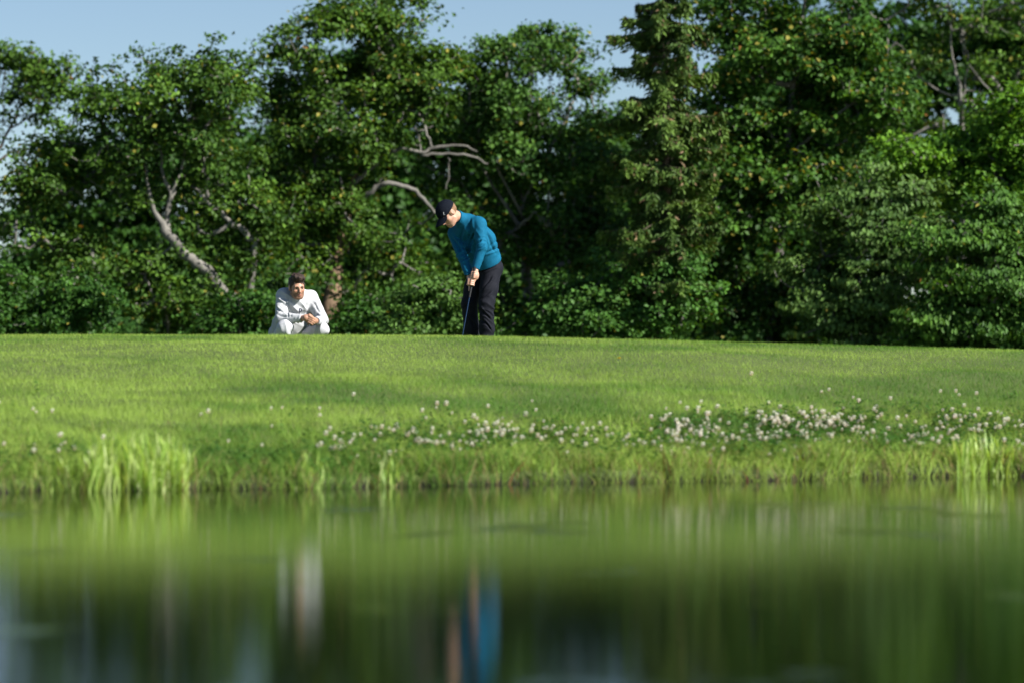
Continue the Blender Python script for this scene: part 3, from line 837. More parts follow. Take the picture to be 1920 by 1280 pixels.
broadleaf('hornbeam_shrub', 'dark glossy hornbeam with hanging leaves beneath the bright young tree', 'shrub', 77,
          [(1790, 440, 60, 0.2), (1760, 470, 55, 0),  (1860, 430, 70, 0.2), (1930, 420, 70, 0.2), (1770, 520, 70, 0), (1850, 520, 85, -0.2), (1930, 520, 85, -0.2), (1750, 595, 65, -0.2), (1830, 600, 75, -0.4), (1910, 600, 80, -0.4), (1980, 560, 90, 0)],
          [(1860, 665, 0.3, 0.12), (1860, 540, 0.2, 0.09), (1865, 450, 0.1, 0.05)],
          sprigs=560, per=44, spread=0.30, leaf=(0.13, 0.075), dark=(0.022, 0.050, 0.014), light=(0.092, 0.160, 0.034), yellow=0.006, seed=19, style='hang', flat=0.32, shell=0.8, crown_gap=0.27)

# understorey shrubs at the foot of the row
G = 'shrubs along the foot of the tree row'
def shrub(label, D, lobes, seed, dark=(0.014, 0.038, 0.010), light=(0.056, 0.112, 0.024), n=240, name='shrub', y=0.006, per=36):
    cx = sum(l[0] for l in lobes) / len(lobes)
    broadleaf(name, label, 'shrub', D, [l + (0.0,) if len(l) == 3 else l for l in lobes], [(cx, 665, 0.2, 0.06), (cx + 4, 610, 0.1, 0.045), (cx + 10, 560, 0, 0.025)],
              sprigs=n, per=per, spread=0.27, leaf=(0.11, 0.08), dark=dark, light=light, yellow=y, seed=seed, group=G, crown_gap=0.38, trunk_r=0.06, shell=0.7)
shrub('low dense shrub under the sparse frame-cut tree', 79, [(10, 580, 60), (70, 575, 55), (-40, 560, 60)], 31)
shrub('bushy shrub with twiggy stems beneath the old oak', 78, [(130, 585, 50), (200, 590, 50), (165, 560, 40)], 32)
shrub('shaded shrub beside the base of the leaning oak trunk', 79, [(478, 600, 42), (440, 612, 34), (395, 605, 38)], 33, y=0.02, n=170)
shrub('shrub between the crouching man and the golfer', 79, [(690, 610, 36), (735, 600, 42), (655, 615, 25)], 35, y=0.012)
shrub('pale green leafy shrub behind the golfer\'s putter', 77, [(800, 585, 48), (845, 590, 40), (820, 550, 36), (765, 605, 32)], 36, dark=(0.04, 0.075, 0.022), light=(0.095, 0.150, 0.045))
shrub('smooth bright shrub mound below the rounded dense tree', 78, [(1085, 555, 55), (1130, 590, 50), (1050, 605, 40), (1020, 615, 30)], 38, dark=(0.03, 0.066, 0.02), light=(0.07, 0.130, 0.034), n=280)
shrub('shrub mound below the spruce', 78, [(1200, 525, 55), (1240, 500, 45), (1245, 580, 60), (1165, 600, 50), (1290, 610, 40)], 39, dark=(0.026, 0.06, 0.018), light=(0.066, 0.130, 0.030), n=280)

# a second row behind the gaps, added as dark backing; dimness is leaf colour
G2 = 'dark backing trees in the second row'
def back_tree(label, D, lobes, seed, n=850):
    cx = sum(l[0] for l in lobes) / len(lobes)
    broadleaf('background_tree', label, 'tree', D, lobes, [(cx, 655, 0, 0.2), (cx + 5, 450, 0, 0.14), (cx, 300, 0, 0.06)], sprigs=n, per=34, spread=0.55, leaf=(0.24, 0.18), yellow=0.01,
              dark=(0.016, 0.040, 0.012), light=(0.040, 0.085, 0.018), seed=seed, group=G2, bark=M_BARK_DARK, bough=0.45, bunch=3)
back_tree('dark backing tree seen through gaps low in the old oak', 100, [(120, 520, 90), (230, 510, 90), (340, 530, 90), (440, 540, 90), (60, 570, 70), (300, 440, 70), (180, 430, 60), (420, 440, 60), (190, 310, 70), (310, 290, 80), (420, 290, 80), (90, 400, 70), (480, 330, 60)], 51, n=1000)
back_tree('dark backing tree seen through gaps of the spreading oak', 102, [(560, 480, 90), (650, 500, 90), (740, 490, 90), (600, 400, 80), (520, 560, 80), (700, 570, 80), (560, 250, 60), (700, 160, 70), (720, 400, 80), (690, 320, 60), (470, 440, 70), (770, 330, 70), (740, 270, 60)], 52)
back_tree('dark backing tree seen through gaps behind the golfer', 101, [(860, 470, 90), (950, 450, 90), (1040, 480, 90), (900, 360, 70), (1000, 560, 90), (1100, 540, 70), (880, 230, 60), (960, 220, 60)], 53)
back_tree('dark backing tree filling the space behind the spruce trunk', 100, [(1190, 520, 80), (1260, 480, 80), (1300, 380, 70), (1340, 280, 60), (1230, 590, 70), (1150, 430, 60), (1120, 350, 55), (1180, 350, 50), (1120, 270, 45), (1160, 270, 40)], 54)
back_tree('dark backing tree filling the space behind the dark maple', 100, [(1420, 420, 110), (1520, 400, 110), (1600, 320, 90), (1400, 260, 90), (1500, 220, 100), (1600, 180, 90), (1450, 90, 90), (1560, 60, 90), (1480, 540, 100)], 55, n=900)
back_tree('dark backing tree filling the space behind the loose pale-branched tree', 103, [(1700, 330, 90), (1800, 300, 80), (1900, 260, 90), (1720, 70, 60), (1790, 160, 55), (1740, 150, 45), (1860, 150, 50), (1900, 60, 80), (1650, 120, 60), (1960, 160, 80), (1840, 400, 90), (1740, 450, 90), (1900, 500, 90)], 56, n=850)

# low growth closing the foot of the wood behind the shrubs
rg = np.random.default_rng(61)
n = 2600
cx = rg.uniform(-15, 15, n); cy = rg.uniform(68, 78, n); cz = BACK_Z + 0.1 + np.abs(rg.normal(0, 1, n)) * 0.55
sub = np.repeat(np.arange(n), 26)
C = np.stack([cx, cy, cz], -1)[sub] + rg.normal(size=(n * 26, 3)) * np.array([0.27, 0.27, 0.17])
C[:, 2] = np.maximum(C[:, 2], BACK_Z + 0.03)
nl = len(C)
V, F, Cc = leaf_geo(C, unit(np.array([0, -0.5, 0.6]) + rg.normal(size=C.shape) * 0.6), unit(rg.normal(size=C.shape) + np.array([0, 0, -0.3])), rg.uniform(0.09, 0.19, nl), rg.uniform(0.07, 0.15, nl),
                    leaf_colours(nl, rg, (0.016, 0.04, 0.012), (0.045, 0.09, 0.02), 0.01, rg.random(n)[sub]))
tag(link('undergrowth', np_mesh('undergrowth', V, F, Cc), M_LEAF), 'dark tangled undergrowth closing the gaps beneath the trees', 'undergrowth', kind='stuff')
# ------------------------------------------------------------------ people: smooth solid fields turned into meshes
class Field:
    def __init__(self, lo, hi, h):
        self.lo, self.h = np.array(lo, float), h
        self.n = np.ceil((np.array(hi) - self.lo) / h).astype(int) + 1
        self.d = np.full(self.n, 0.5, dtype=np.float32)
    def _box(self, lo, hi, pad):
        a = np.clip(np.floor((np.asarray(lo) - pad - self.lo) / self.h).astype(int), 0, self.n)
        b = np.clip(np.ceil((np.asarray(hi) + pad - self.lo) / self.h).astype(int) + 1, 0, self.n)
        sl = tuple(slice(i, j) for i, j in zip(a, b))
        ax = [self.lo[k] + self.h * np.arange(a[k], b[k]) for k in range(3)]
        P = np.stack(np.meshgrid(*ax, indexing='ij'), -1).astype(np.float32)
        return sl, P
    def _mix(self, sl, d, k, sub=False):
        a = self.d[sl]
        if sub:
            hh = np.maximum(k - np.abs(-a - d), 0) / k if k > 0 else 0
            self.d[sl] = np.maximum(a, -d) + hh * hh * k * 0.25
        else:
            hh = np.maximum(k - np.abs(a - d), 0) / k if k > 0 else 0
            self.d[sl] = np.minimum(a, d) - hh * hh * k * 0.25
    def cone(self, a, b, ra, rb, k=0.03, ax=None, q=1.0, cuts=(), sub=False):
        """Rounded tapered limb from a to b; its section is stretched by q along ax; cuts: planes (point, normal) that end it."""
        a, b = np.asarray(a, float), np.asarray(b, float)
        R = max(ra, rb) * max(q, 1)
        sl, P = self._box(np.minimum(a, b) - R, np.maximum(a, b) + R, k + 3 * self.h)
        ba = (b - a).astype(np.float32)
        v = P - a.astype(np.float32)
        t = np.clip((v @ ba) / max(float(ba @ ba), 1e-9), 0, 1)
        v = v - t[..., None] * ba
        if ax is not None:
            e = np.asarray(ax, np.float32)
            v = v - (v @ e)[..., None] * e * (1 - 1 / q)
        d = np.sqrt((v * v).sum(-1)) - (ra + (rb - ra) * t)
        for c, n_ in cuts:
            d = np.maximum(d, (P - np.asarray(c, np.float32)) @ unit(n_).astype(np.float32))
        self._mix(sl, d.astype(np.float32), k, sub)
    def chain(self, pts, rads, k=0.02, **kw):
        for i in range(len(pts) - 1):
            self.cone(pts[i], pts[i + 1], rads[i], rads[i + 1], k, **kw)
    def blob(self, c, axes, r, k=0.03, sub=False, cuts=(), warp=None):
        """Ellipsoid with unit axes (rows) and radii r."""
        c = np.asarray(c, float); r = np.asarray(r, np.float32)
        R = float(max(r))
        sl, P = self._box(c - R, c + R, k + 3 * self.h)
        q = (P - c.astype(np.float32)) @ np.asarray(axes, np.float32).T
        if warp:
            q = warp(q)
        k0 = np.sqrt(((q / r) ** 2).sum(-1)); k1 = np.sqrt(((q / (r * r)) ** 2).sum(-1)) + 1e-6
        d = k0 * (k0 - 1) / k1
        for c2, n_ in cuts:
            d = np.maximum(d, (P - np.asarray(c2, np.float32)) @ unit(n_).astype(np.float32))
        self._mix(sl, d.astype(np.float32), k, sub)
    def cut(self, c, n_):
        """Cut the whole solid by a plane, keeping the side the normal points away from."""
        ax = [self.lo[k] + self.h * np.arange(self.n[k]) for k in range(3)]
        n_ = unit(n_)
        g = (ax[0] - c[0])[:, None, None] * n_[0] + (ax[1] - c[1])[None, :, None] * n_[1] + (ax[2] - c[2])[None, None, :] * n_[2]
        self.d = np.maximum(self.d, g.astype(np.float32))
    def mesh(self):
        d, h = self.d, self.h
        s = d < 0
        c = np.zeros(np.array(d.shape) - 1, np.int8)
        for i in (0, 1):
            for j in (0, 1):
                for k in (0, 1):
                    c += s[i:s.shape[0] - 1 + i, j:s.shape[1] - 1 + j, k:s.shape[2] - 1 + k]
        ci = np.argwhere((c > 0) & (c < 8))
        acc = np.zeros((len(ci), 3)); cnt = np.zeros(len(ci))
        cor = [(i, j, k) for i in (0, 1) for j in (0, 1) for k in (0, 1)]
        for o1 in cor:
            for axn in range(3):
                if o1[axn]:
                    continue
                o2 = list(o1); o2[axn] = 1
                v1 = d[tuple((ci + o1).T)]; v2 = d[tuple((ci + o2).T)]
                m = (v1 < 0) != (v2 < 0)
                t = np.where(m, v1 / np.where(m, v1 - v2, 1), 0)
                p = np.array(o1) + t[:, None] * (np.array(o2) - np.array(o1))
                acc += p * m[:, None]; cnt += m
        V = self.lo + (ci + acc / cnt[:, None]) * h
        ids = np.full(c.shape, -1, np.int32)
        ids[tuple(ci.T)] = np.arange(len(ci))
        F = []
        for axn in range(3):
            u, w = (axn + 1) % 3, (axn + 2) % 3
            a = [slice(None)] * 3; b_ = [slice(None)] * 3
            a[axn] = slice(0, -1); b_[axn] = slice(1, None)
            sa, sb = s[tuple(a)], s[tuple(b_)]
            e = np.argwhere(sa != sb)
            e = e[(e[:, u] > 0) & (e[:, w] > 0) & (e[:, u] < d.shape[u] - 1) & (e[:, w] < d.shape[w] - 1)]
            eu = np.zeros(3, int); eu[u] = 1
            ew = np.zeros(3, int); ew[w] = 1
            q = np.stack([ids[tuple((e - eu - ew).T)], ids[tuple((e - ew).T)], ids[tuple(e.T)], ids[tuple((e - eu).T)]], -1)
            flip = ~sa[tuple(e.T)]
            q[flip] = q[flip][:, ::-1]
            F.append(q)
        return V, np.concatenate(F)

def vnormals(V, F):
    n = np.cross(V[F[:, 2]] - V[F[:, 0]], V[F[:, 3]] - V[F[:, 1]])
    N = np.zeros_like(V)
    for k in range(4):
        np.add.at(N, F[:, k], n)
    return unit(N)

def relax(V, F, it=2, a=0.5):
    for _ in range(it):
        S = np.zeros_like(V); c = np.zeros(len(V))
        for i in range(4):
            j = (i + 1) % 4
            np.add.at(S, F[:, i], V[F[:, j]]); np.add.at(c, F[:, i], 1)
            np.add.at(S, F[:, j], V[F[:, i]]); np.add.at(c, F[:, j], 1)
        V = V * (1 - a) + a * S / c[:, None]
    return V

def seg_t(P, a, b):
    ba = b - a
    t = ((P - a) @ ba) / (ba @ ba)
    tc = np.clip(t, 0, 1)
    return tc, np.linalg.norm(P - a - tc[:, None] * ba, axis=1)

def folds(V, N, spots, amp=1.0):
    """Cloth folds: ridges around a point (p, reach, axis across the ridges, wavelength, depth)."""
    out = np.zeros(len(V))
    for p, reach, axis, wl_, dep in spots:
        g = np.exp(-(np.linalg.norm(V - p, axis=1) / reach) ** 2)
        sel = g > 0.02
        w_ = (fbm(V[sel] + p, 6.0, 2) - 0.5) * 5.0
        ph = ((V[sel] - p) @ unit(axis)) / (wl_ * 0.75) * np.pi + w_ * 2.0
        rid = 1 - np.abs(np.sin(ph * 0.5)) * 2
        out[sel] += g[sel] * dep * 1.6 * rid * smoothstep(0.25, 0.75, vnoise(V[sel] + 4.4, 6.0))
    return V + N * (out * amp)[:, None]

def creases(V, N, lines):
    """Pulled folds: a rounded roll with a groove beside it along each line (a, b, width, depth)."""
    out = np.zeros(len(V))
    for a, b, wd, dep in lines:
        ab = b - a; L = np.linalg.norm(ab); e = ab / L
        t = ((V - a) @ e) / L
        foot = a + np.clip(t, 0, 1)[:, None] * ab
        side = unit(np.cross(e, [0, -1.0, 0]))
        s = ((V - foot) @ side) + (vnoise(V + a, 9.0) - 0.5) * wd * 1.6
        far = np.linalg.norm((V - foot) - s[:, None] * side, axis=1)
        env = np.exp(-(np.clip(np.abs(t - 0.5) - 0.25, 0, 9) / 0.22) ** 2) * (far < 0.16) * (N @ np.array([0, -1.0, 0]) > -0.35)
        out += env * dep * (np.exp(-(s / (wd * 0.5)) ** 2) - 1.15 * np.exp(-((s - wd * 0.85) / (wd * 0.38)) ** 2))
    return V + N * out[:, None]

def cloth(field, name, mat, parent, spots=(), wob=0.004, freq=7.0, lines=()):
    V, F = field.mesh()
    V = relax(V, F, 1)
    N = vnormals(V, F)
    V = V + N * ((fbm(V, freq, 3) - 0.5) * 2 * wob)[:, None]
    V = folds(V, N, spots)
    V = creases(V, N, lines)
    V = relax(V, F, 1, 0.4)
    return link(name, np_mesh(name, V, F, smooth=True), mat, parent), V, F

def skin_mat():
    m, nt, b = new_mat('skin')
    a = nt.nodes.new('ShaderNodeAttribute'); a.attribute_name = 'col'
    n = nt.nodes.new('ShaderNodeTexNoise'); n.inputs['Scale'].default_value = 60
    mx = nt.nodes.new('ShaderNodeMix'); mx.data_type = 'RGBA'; mx.blend_type = 'MULTIPLY'; mx.inputs['Factor'].default_value = 0.25
    nt.links.new(a.outputs['Color'], mx.inputs['A']); nt.links.new(n.outputs['Fac'], mx.inputs['B'])
    nt.links.new(mx.outputs['Result'], b.inputs['Base Color'])
    b.inputs['Roughness'].default_value = 0.5
    b.inputs['Subsurface Weight'].default_value = 0.12
    b.inputs['Subsurface Radius'].default_value = (0.01, 0.004, 0.002)
    b.inputs['Subsurface Scale'].default_value = 0.6
    return m
M_SKIN = skin_mat()
M_HAIR = noise_mat('brown_hair', (0.022, 0.012, 0.008), (0.052, 0.029, 0.017), scale=60, rough=0.5, bump=0.7, bump_scale=160, stretch=(1, 1, 0.3), spec=0.4)
M_HAIR2 = noise_mat('light_brown_hair', (0.16, 0.085, 0.04), (0.26, 0.15, 0.075), scale=60, rough=0.5, bump=0.6, bump_scale=160, spec=0.4)
M_BLUE = noise_mat('teal_blue_jersey', (0.003, 0.092, 0.172), (0.004, 0.110, 0.202), scale=14, rough=0.8, bump=0.12, bump_scale=400, spec=0.15)
M_NAVY = noise_mat('charcoal_trouser_cloth', (0.008, 0.009, 0.014), (0.012, 0.013, 0.019), scale=20, rough=0.8, bump=0.15, bump_scale=500, spec=0.14)
M_WHITE = noise_mat('white_knit', (0.43, 0.437, 0.45), (0.47, 0.477, 0.487), scale=18, rough=0.85, bump=0.15, bump_scale=400, spec=0.15)
M_WHITE2 = noise_mat('white_trouser_cloth', (0.47, 0.48, 0.50), (0.52, 0.525, 0.54), scale=18, rough=0.8, bump=0.12, bump_scale=500, spec=0.25)
M_CAP = noise_mat('dark_navy_cap_cloth', (0.004, 0.006, 0.011), (0.007, 0.009, 0.015), scale=40, rough=0.85, bump=0.1, bump_scale=500, spec=0.08)
M_SHOE = noise_mat('shoe_leather', (0.55, 0.55, 0.54), (0.62, 0.62, 0.60), scale=20, rough=0.5)
M_SHOE_DARK = noise_mat('dark_shoe', (0.02, 0.02, 0.022), (0.035, 0.035, 0.038), scale=20, rough=0.5)
def plain(name, c, rough=0.5, metal=0.0, spec=0.5):
    m, nt, b = new_mat(name)
    b.inputs['Base Color'].default_value = (*c, 1)
    b.inputs['Roughness'].default_value = rough
    b.inputs['Metallic'].default_value = metal
    b.inputs['Specular IOR Level'].default_value = spec
    return m
M_EYE = plain('eye_white', (0.26, 0.21, 0.18), 0.15)
M_IRIS = plain('iris', (0.03, 0.025, 0.02), 0.1)

class Frame:
    """A head: left, forward, up axes around its middle; local units are metres."""
    def __init__(self, c, f, u, s=1.0):
        f = unit(f); u = unit(np.asarray(u, float) - f * np.dot(u, f))
        self.c, self.f, self.u, self.l, self.s = np.asarray(c, float), f, u, np.cross(u, f), s
        self.R = np.stack([self.l, self.f, self.u])
    def __call__(self, x, y, z):
        return self.c + (self.l * x + self.f * y + self.u * z) * self.s
    def local(self, P):
        return (P - self.c) @ self.R.T / self.s

def head_field(F, H, neck_base):
    s = H.s
    R = H.R
    def bl(x, y, z, r, k=0.02, sub=False):
        F.blob(H(x, y, z), R, np.array(r) * s, k * s, sub)
    bl(0, -0.015, 0.030, (0.076, 0.096, 0.090))
    bl(0, 0.028, -0.030, (0.062, 0.064, 0.085), 0.03)
    bl(0, 0.034, -0.078, (0.050, 0.050, 0.036), 0.03)
    bl(0, 0.076, -0.098, (0.022, 0.018, 0.017), 0.025)
    for q in (-1, 1):
        bl(q * 0.042, 0.060, -0.022, (0.022, 0.024, 0.020), 0.02)
        F.cone(H(q * 0.058, 0.01, -0.06), H(q * 0.03, 0.062, -0.095), 0.016 * s, 0.014 * s, 0.03 * s)
    F.cone(H(-0.040, 0.082, 0.021), H(0.040, 0.082, 0.021), 0.011 * s, 0.011 * s, 0.02 * s)
    for q in (-1, 1):
        bl(q * 0.031, 0.103, 0.000, (0.018, 0.019, 0.0085), 0.012, True)
    F.cone(H(0, 0.091, 0.012), H(0, 0.117, -0.030), 0.008 * s, 0.0125 * s, 0.012 * s)
    for q in (-1, 1):
        bl(q * 0.013, 0.103, -0.036, (0.009, 0.011, 0.008), 0.008)
    F.chain([H(-0.023, 0.085, -0.064), H(0, 0.097, -0.060), H(0.023, 0.085, -0.064)], [0.004 * s, 0.0065 * s, 0.004 * s], 0.008 * s)
    F.chain([H(-0.020, 0.085, -0.071), H(0, 0.094, -0.074), H(0.020, 0.085, -0.071)], [0.005 * s, 0.008 * s, 0.005 * s], 0.008 * s)
    for q in (-1, 1):
        F.blob(H(q * 0.078, -0.008, -0.004), R, np.array([0.011, 0.021, 0.033]) * s, 0.008 * s)
        F.blob(H(q * 0.089, -0.003, 0.002), R, np.array([0.006, 0.010, 0.017]) * s, 0.006 * s, True)
    F.cone(H(0, -0.030, -0.060), neck_base, 0.054 * s, 0.060, 0.03)

def skin_cols(V, H, base, lip, stubble=None, st_amt=0.0, hands=()):
    col = np.tile(np.array(base), (len(V), 1))
    q = H.local(V)
    near = np.linalg.norm(q, axis=1) < 0.16
    x, y, z = q[:, 0], q[:, 1], q[:, 2]
    lipm = np.exp(-((x / 0.022) ** 4) - ((z + 0.067) / 0.011) ** 4) * (y > 0.07) * near
    cheek = np.exp(-(((np.abs(x) - 0.042) / 0.022) ** 2) - ((z + 0.028) / 0.022) ** 2) * (y > 0.03) * near
    col = col * (1 - 0.35 * cheek[:, None]) + 0.35 * cheek[:, None] * np.array(base) * np.array([1.08, 0.80, 0.74])
    if stubble is not None:
        b_ = smoothstep(-0.028, -0.055, z - 0.25 * np.clip(0.05 - y, 0, 0.08)) * smoothstep(-0.02, 0.01, y) * (z > -0.135) * near
        b_ = np.maximum(b_, np.exp(-((z + 0.051) / 0.006) ** 2) * (np.abs(x) < 0.028) * (y > 0.07) * near)
        b_ = b_ * st_amt
        col = col * (1 - b_[:, None]) + np.array(stubble) * b_[:, None]
    col = col * (1 - 0.7 * lipm[:, None]) + np.array(lip) * 0.7 * lipm[:, None]
    return col

def ball_mesh(c, r, axes=None, seg=16, rings=10):
    axes = np.eye(3) if axes is None else axes
    V, F = [], []
    for i in range(rings + 1):
        th = math.pi * i / rings
        for j in range(seg):
            a = 2 * math.pi * j / seg
            V.append(np.array([math.sin(th) * math.cos(a), math.sin(th) * math.sin(a), math.cos(th)]))
    V = np.array(V) * np.asarray(r) @ axes + c
    for i in range(rings):
        for j in range(seg):
            F.append((i * seg + j, (i + 1) * seg + j, (i + 1) * seg + (j + 1) % seg, i * seg + (j + 1) % seg))
    return V, np.array(F)

def face_bits(H, parent, hair, look=(0, 1, 0)):
    s = H.s
    lk = unit(H.l * look[0] + H.f * look[1] + H.u * look[2])
    for q in (-1, 1):
        c = H(q * 0.031, 0.0735, -0.001)
        V, F = ball_mesh(c, 0.0125 * s)
        e = link('eye', np_mesh('eye', V, F, smooth=True), M_EYE, parent)
        V, F = ball_mesh(c + lk * 0.0068 * s, 0.0075 * s)
        link('iris', np_mesh('iris', V, F, smooth=True), M_IRIS, e)
        pts = [H(q * 0.013, 0.0965, 0.018), H(q * 0.030, 0.0955, 0.024), H(q * 0.050, 0.078, 0.018)]
        V, F = tube(curve_pts(pts, 5), np.interp(np.linspace(0, 1, 11), [0, .5, 1], [0.0045, 0.005, 0.002]) * s, 6)
        link('eyebrow', np_mesh('eyebrow', V, F, smooth=True), hair, parent)

def grip_hand(F, axis_p, axis_d, s0, side, wrist, flip, spacing=0.0195, grip_r=0.0135, start=0.0, thumb_len=0.06):
    """A hand closed round a bar: palm on the given side of the bar, four fingers round it, thumb along it.
    axis_p: point on the bar where the forefinger lies; axis_d: unit, from forefinger to little finger; side: unit, from bar to palm."""
    axis_d = unit(axis_d); side = unit(side - axis_d * np.dot(side, axis_d))
    third = np.cross(axis_d, side) * flip
    palm_c = axis_p + axis_d * 0.029 + side * 0.030
    F.blob(palm_c + third * -0.004, np.stack([axis_d, side, third]), (0.044, 0.019, 0.042), 0.014)
    F.cone(palm_c - third * 0.01, wrist, 0.026, 0.029, 0.02, ax=axis_d, q=1.15)
    lens = (1.0, 1.07, 1.0, 0.84)
    for i in range(4):
        b = axis_p + axis_d * spacing * i
        pts, rr = [], []
        R = grip_r + 0.0095
        for t, ang in ((0, 40), (0.33, 95), (0.66, 165), (0.9, 225), (1.0, 262)):
            ang = math.radians(ang * (0.86 + 0.14 * lens[i]))
            # angle 0 is on the palm side, turning towards `third` and round the front of the bar
            rad = R + 0.016 * (1 - t) ** 2
            pts.append(b + (side * math.cos(ang) + third * math.sin(ang)) * rad + axis_d * 0.002 * t)
            rr.append((0.0100 - 0.0018 * t) * (0.9 if i == 3 else 1.0))
        F.chain(pts, rr, 0.005)
        F.blob(pts[0] + side * 0.004, np.eye(3), (0.0115,) * 3, 0.008)
    # thumb: leaves the side of the palm by the wrist and lies along the bar towards the club head
    tb = palm_c - axis_d * 0.022 - third * 0.022
    F.chain([tb, tb - axis_d * 0.022 - side * 0.012 + third * 0.010, axis_p - axis_d * 0.030 + side * (grip_r + 0.006) - third * 0.006, axis_p - axis_d * thumb_len + side * (grip_r + 0.004)],
            [0.014, 0.0125, 0.0105, 0.0085], 0.012)

# ---- the golfer -----------------------------------------------------------------------------------------
GD = 41.0
def g(px, py, w):
    return at(px, py, GD + w)
Fg = np.array([-0.707, -0.707, 0.0]); Lg = np.array([0.707, -0.707, 0.0])
pelvis = g(912, 499, 0.0)
hipL, hipR = g(922, 506, -0.065), g(897, 506, 0.065)
kneeL, kneeR = g(912, 572, -0.16), g(880, 570, 0.0)
ankL, ankR = g(914, 651, -0.10), g(887, 651, 0.08)
spine = g(897, 455, -0.11); chest = g(880, 428, -0.20); neck = g(868, 410, -0.27)
shL, shR = g(899, 420, -0.34), g(852, 438, -0.11)
elL, elR = g(904, 464, -0.42), g(867, 479, -0.26)
wrL, wrR = g(891, 506, -0.435), g(881.5, 520, -0.42)
spn = unit(neck - pelvis); Ls = unit(shL - shR)
HG = Frame(g(839.5, 400.5, -0.40), (-0.50, -0.42, -0.72), (-0.62, -0.30, 0.72), 1.09)
club_a, club_b = g(889.5, 506, -0.475), g(861, 664, -0.60)
cd = unit(club_b - club_a)
gz = BACK_Z
golfer = empty('person', (float(pelvis[0]), float(pelvis[1]), gz))
tag(golfer, 'golfer in blue pullover, dark trousers and dark cap bending over a putter', 'person')

FB = Field(np.array([-1.05, 40.0, 0.86]), np.array([0.0, 41.6, 2.75]), 0.005)
FB.chain([pelvis, spine, chest], [0.095, 0.085, 0.090], 0.05, ax=Ls, q=1.25)
FB.cone(shL, shR, 0.045, 0.045, 0.05)
for sh, el, wr in ((shL, elL, wrL), (shR, elR, wrR)):
    FB.chain([sh, el, wr], [0.040, 0.032, 0.027], 0.02)
for hp, kn, an in ((hipL, kneeL, ankL), (hipR, kneeR, ankR)):
    FB.chain([hp, kn, an], [0.070, 0.045, 0.034], 0.03)
head_field(FB, HG, neck)
hL, hR = club_a + cd * 0.045, club_a + cd * 0.118
grip_hand(FB, hL + cd * 0.045, -cd, 0, np.array([0.75, -0.55, 0.2]), wrL, -1)          # upper hand: its back to the target side
grip_hand(FB, hR + cd * 0.050, -cd, 0, np.array([-0.85, 0.35, -0.1]), wrR, 1)          # lower hand from the other side
V, F = FB.mesh(); V = relax(V, F, 1, 0.4)
col = skin_cols(V, HG, (0.56, 0.315, 0.215), (0.46, 0.17, 0.14))
link('body', np_mesh('body', V, F, col, smooth=True), M_SKIN, golfer)
face_bits(HG, golfer, M_HAIR2, (0, 0.9, -0.3))

FS = Field(np.array([-1.0, 40.1, 1.75]), np.array([0.05, 41.5, 2.62]), 0.005)
cn = unit(HG(0, -0.03, -0.06) - neck)
hem_n = unit(-spn + 0.10 * Fg)
hem_p = g(921, 489, 0.0)
FS.chain([pelvis + spn * 0.02, spine, chest], [0.160, 0.150, 0.130], 0.06, ax=Ls, q=1.26, cuts=((hem_p, hem_n),))
FS.cone(chest, chest + spn * 0.085, 0.112, 0.075, 0.06, ax=Ls, q=1.35)
FS.cone(shL * 0.93 + shR * 0.07, shR * 0.93 + shL * 0.07, 0.072, 0.072, 0.06)
FS.cone(neck - spn * 0.05, neck + cn * 0.095, 0.086, 0.070, 0.035, cuts=((neck + cn * 0.088, cn + 0.25 * Fg),))
FS.chain([shL, elL], [0.074, 0.058], 0.035); FS.cone(elL, wrL, 0.058, 0.041, 0.02, cuts=((wrL - unit(wrL - elL) * 0.012, wrL - elL),))
FS.chain([shR, elR], [0.072, 0.058], 0.03); FS.cone(elR, wrR, 0.058, 0.042, 0.02, cuts=((wrR - unit(wrR - elR) * 0.012, wrR - elR),))
pull, Vp, Fp = cloth(FS, 'pullover', M_BLUE, golfer,
      [(elL, 0.085, wrL - shL, 0.042, 0.0065), (elR, 0.085, wrR - shR, 0.042, 0.006), (wrL, 0.09, wrL - elL, 0.035, 0.004), (wrR, 0.09, wrR - elR, 0.035, 0.004),
       (g(925, 478, -0.10), 0.12, spn + 0.4 * Lg, 0.050, 0.008), (g(905, 488, -0.18), 0.12, spn - 0.3 * Lg, 0.055, 0.007), (g(893, 440, -0.33), 0.09, (0.8, 0, 0.6), 0.045, 0.006),
       (g(868, 450, -0.32), 0.14, (0.8, -0.1, 0.55), 0.075, 0.008), (g(880, 470, -0.30), 0.12, (0.9, 0, 0.35), 0.06, 0.007), (g(880, 410, -0.25), 0.10, (0.9, 0, 0.2), 0.06, 0.004)], wob=0.006, freq=6.0,
      lines=[(g(893, 436, -0.34), g(878, 486, -0.32), 0.030, 0.014), (g(872, 425, -0.33), g(866, 466, -0.35), 0.034, 0.012), (g(886, 412, -0.33), g(884, 446, -0.36), 0.028, 0.010), (g(935, 470, -0.05), g(905, 484, -0.20), 0.026, 0.008),
             (g(930, 458, -0.05), g(910, 476, -0.20), 0.024, 0.006), (g(912, 430, -0.25), g(928, 462, -0.10), 0.034, 0.009), (g(905, 452, -0.46), g(896, 462, -0.47), 0.020, 0.010), (g(909, 462, -0.44), g(897, 470, -0.47), 0.018, 0.010),
             (g(850, 440, -0.20), g(868, 474, -0.32), 0.026, 0.010), (g(876, 486, -0.36), g(868, 492, -0.30), 0.020, 0.008)])

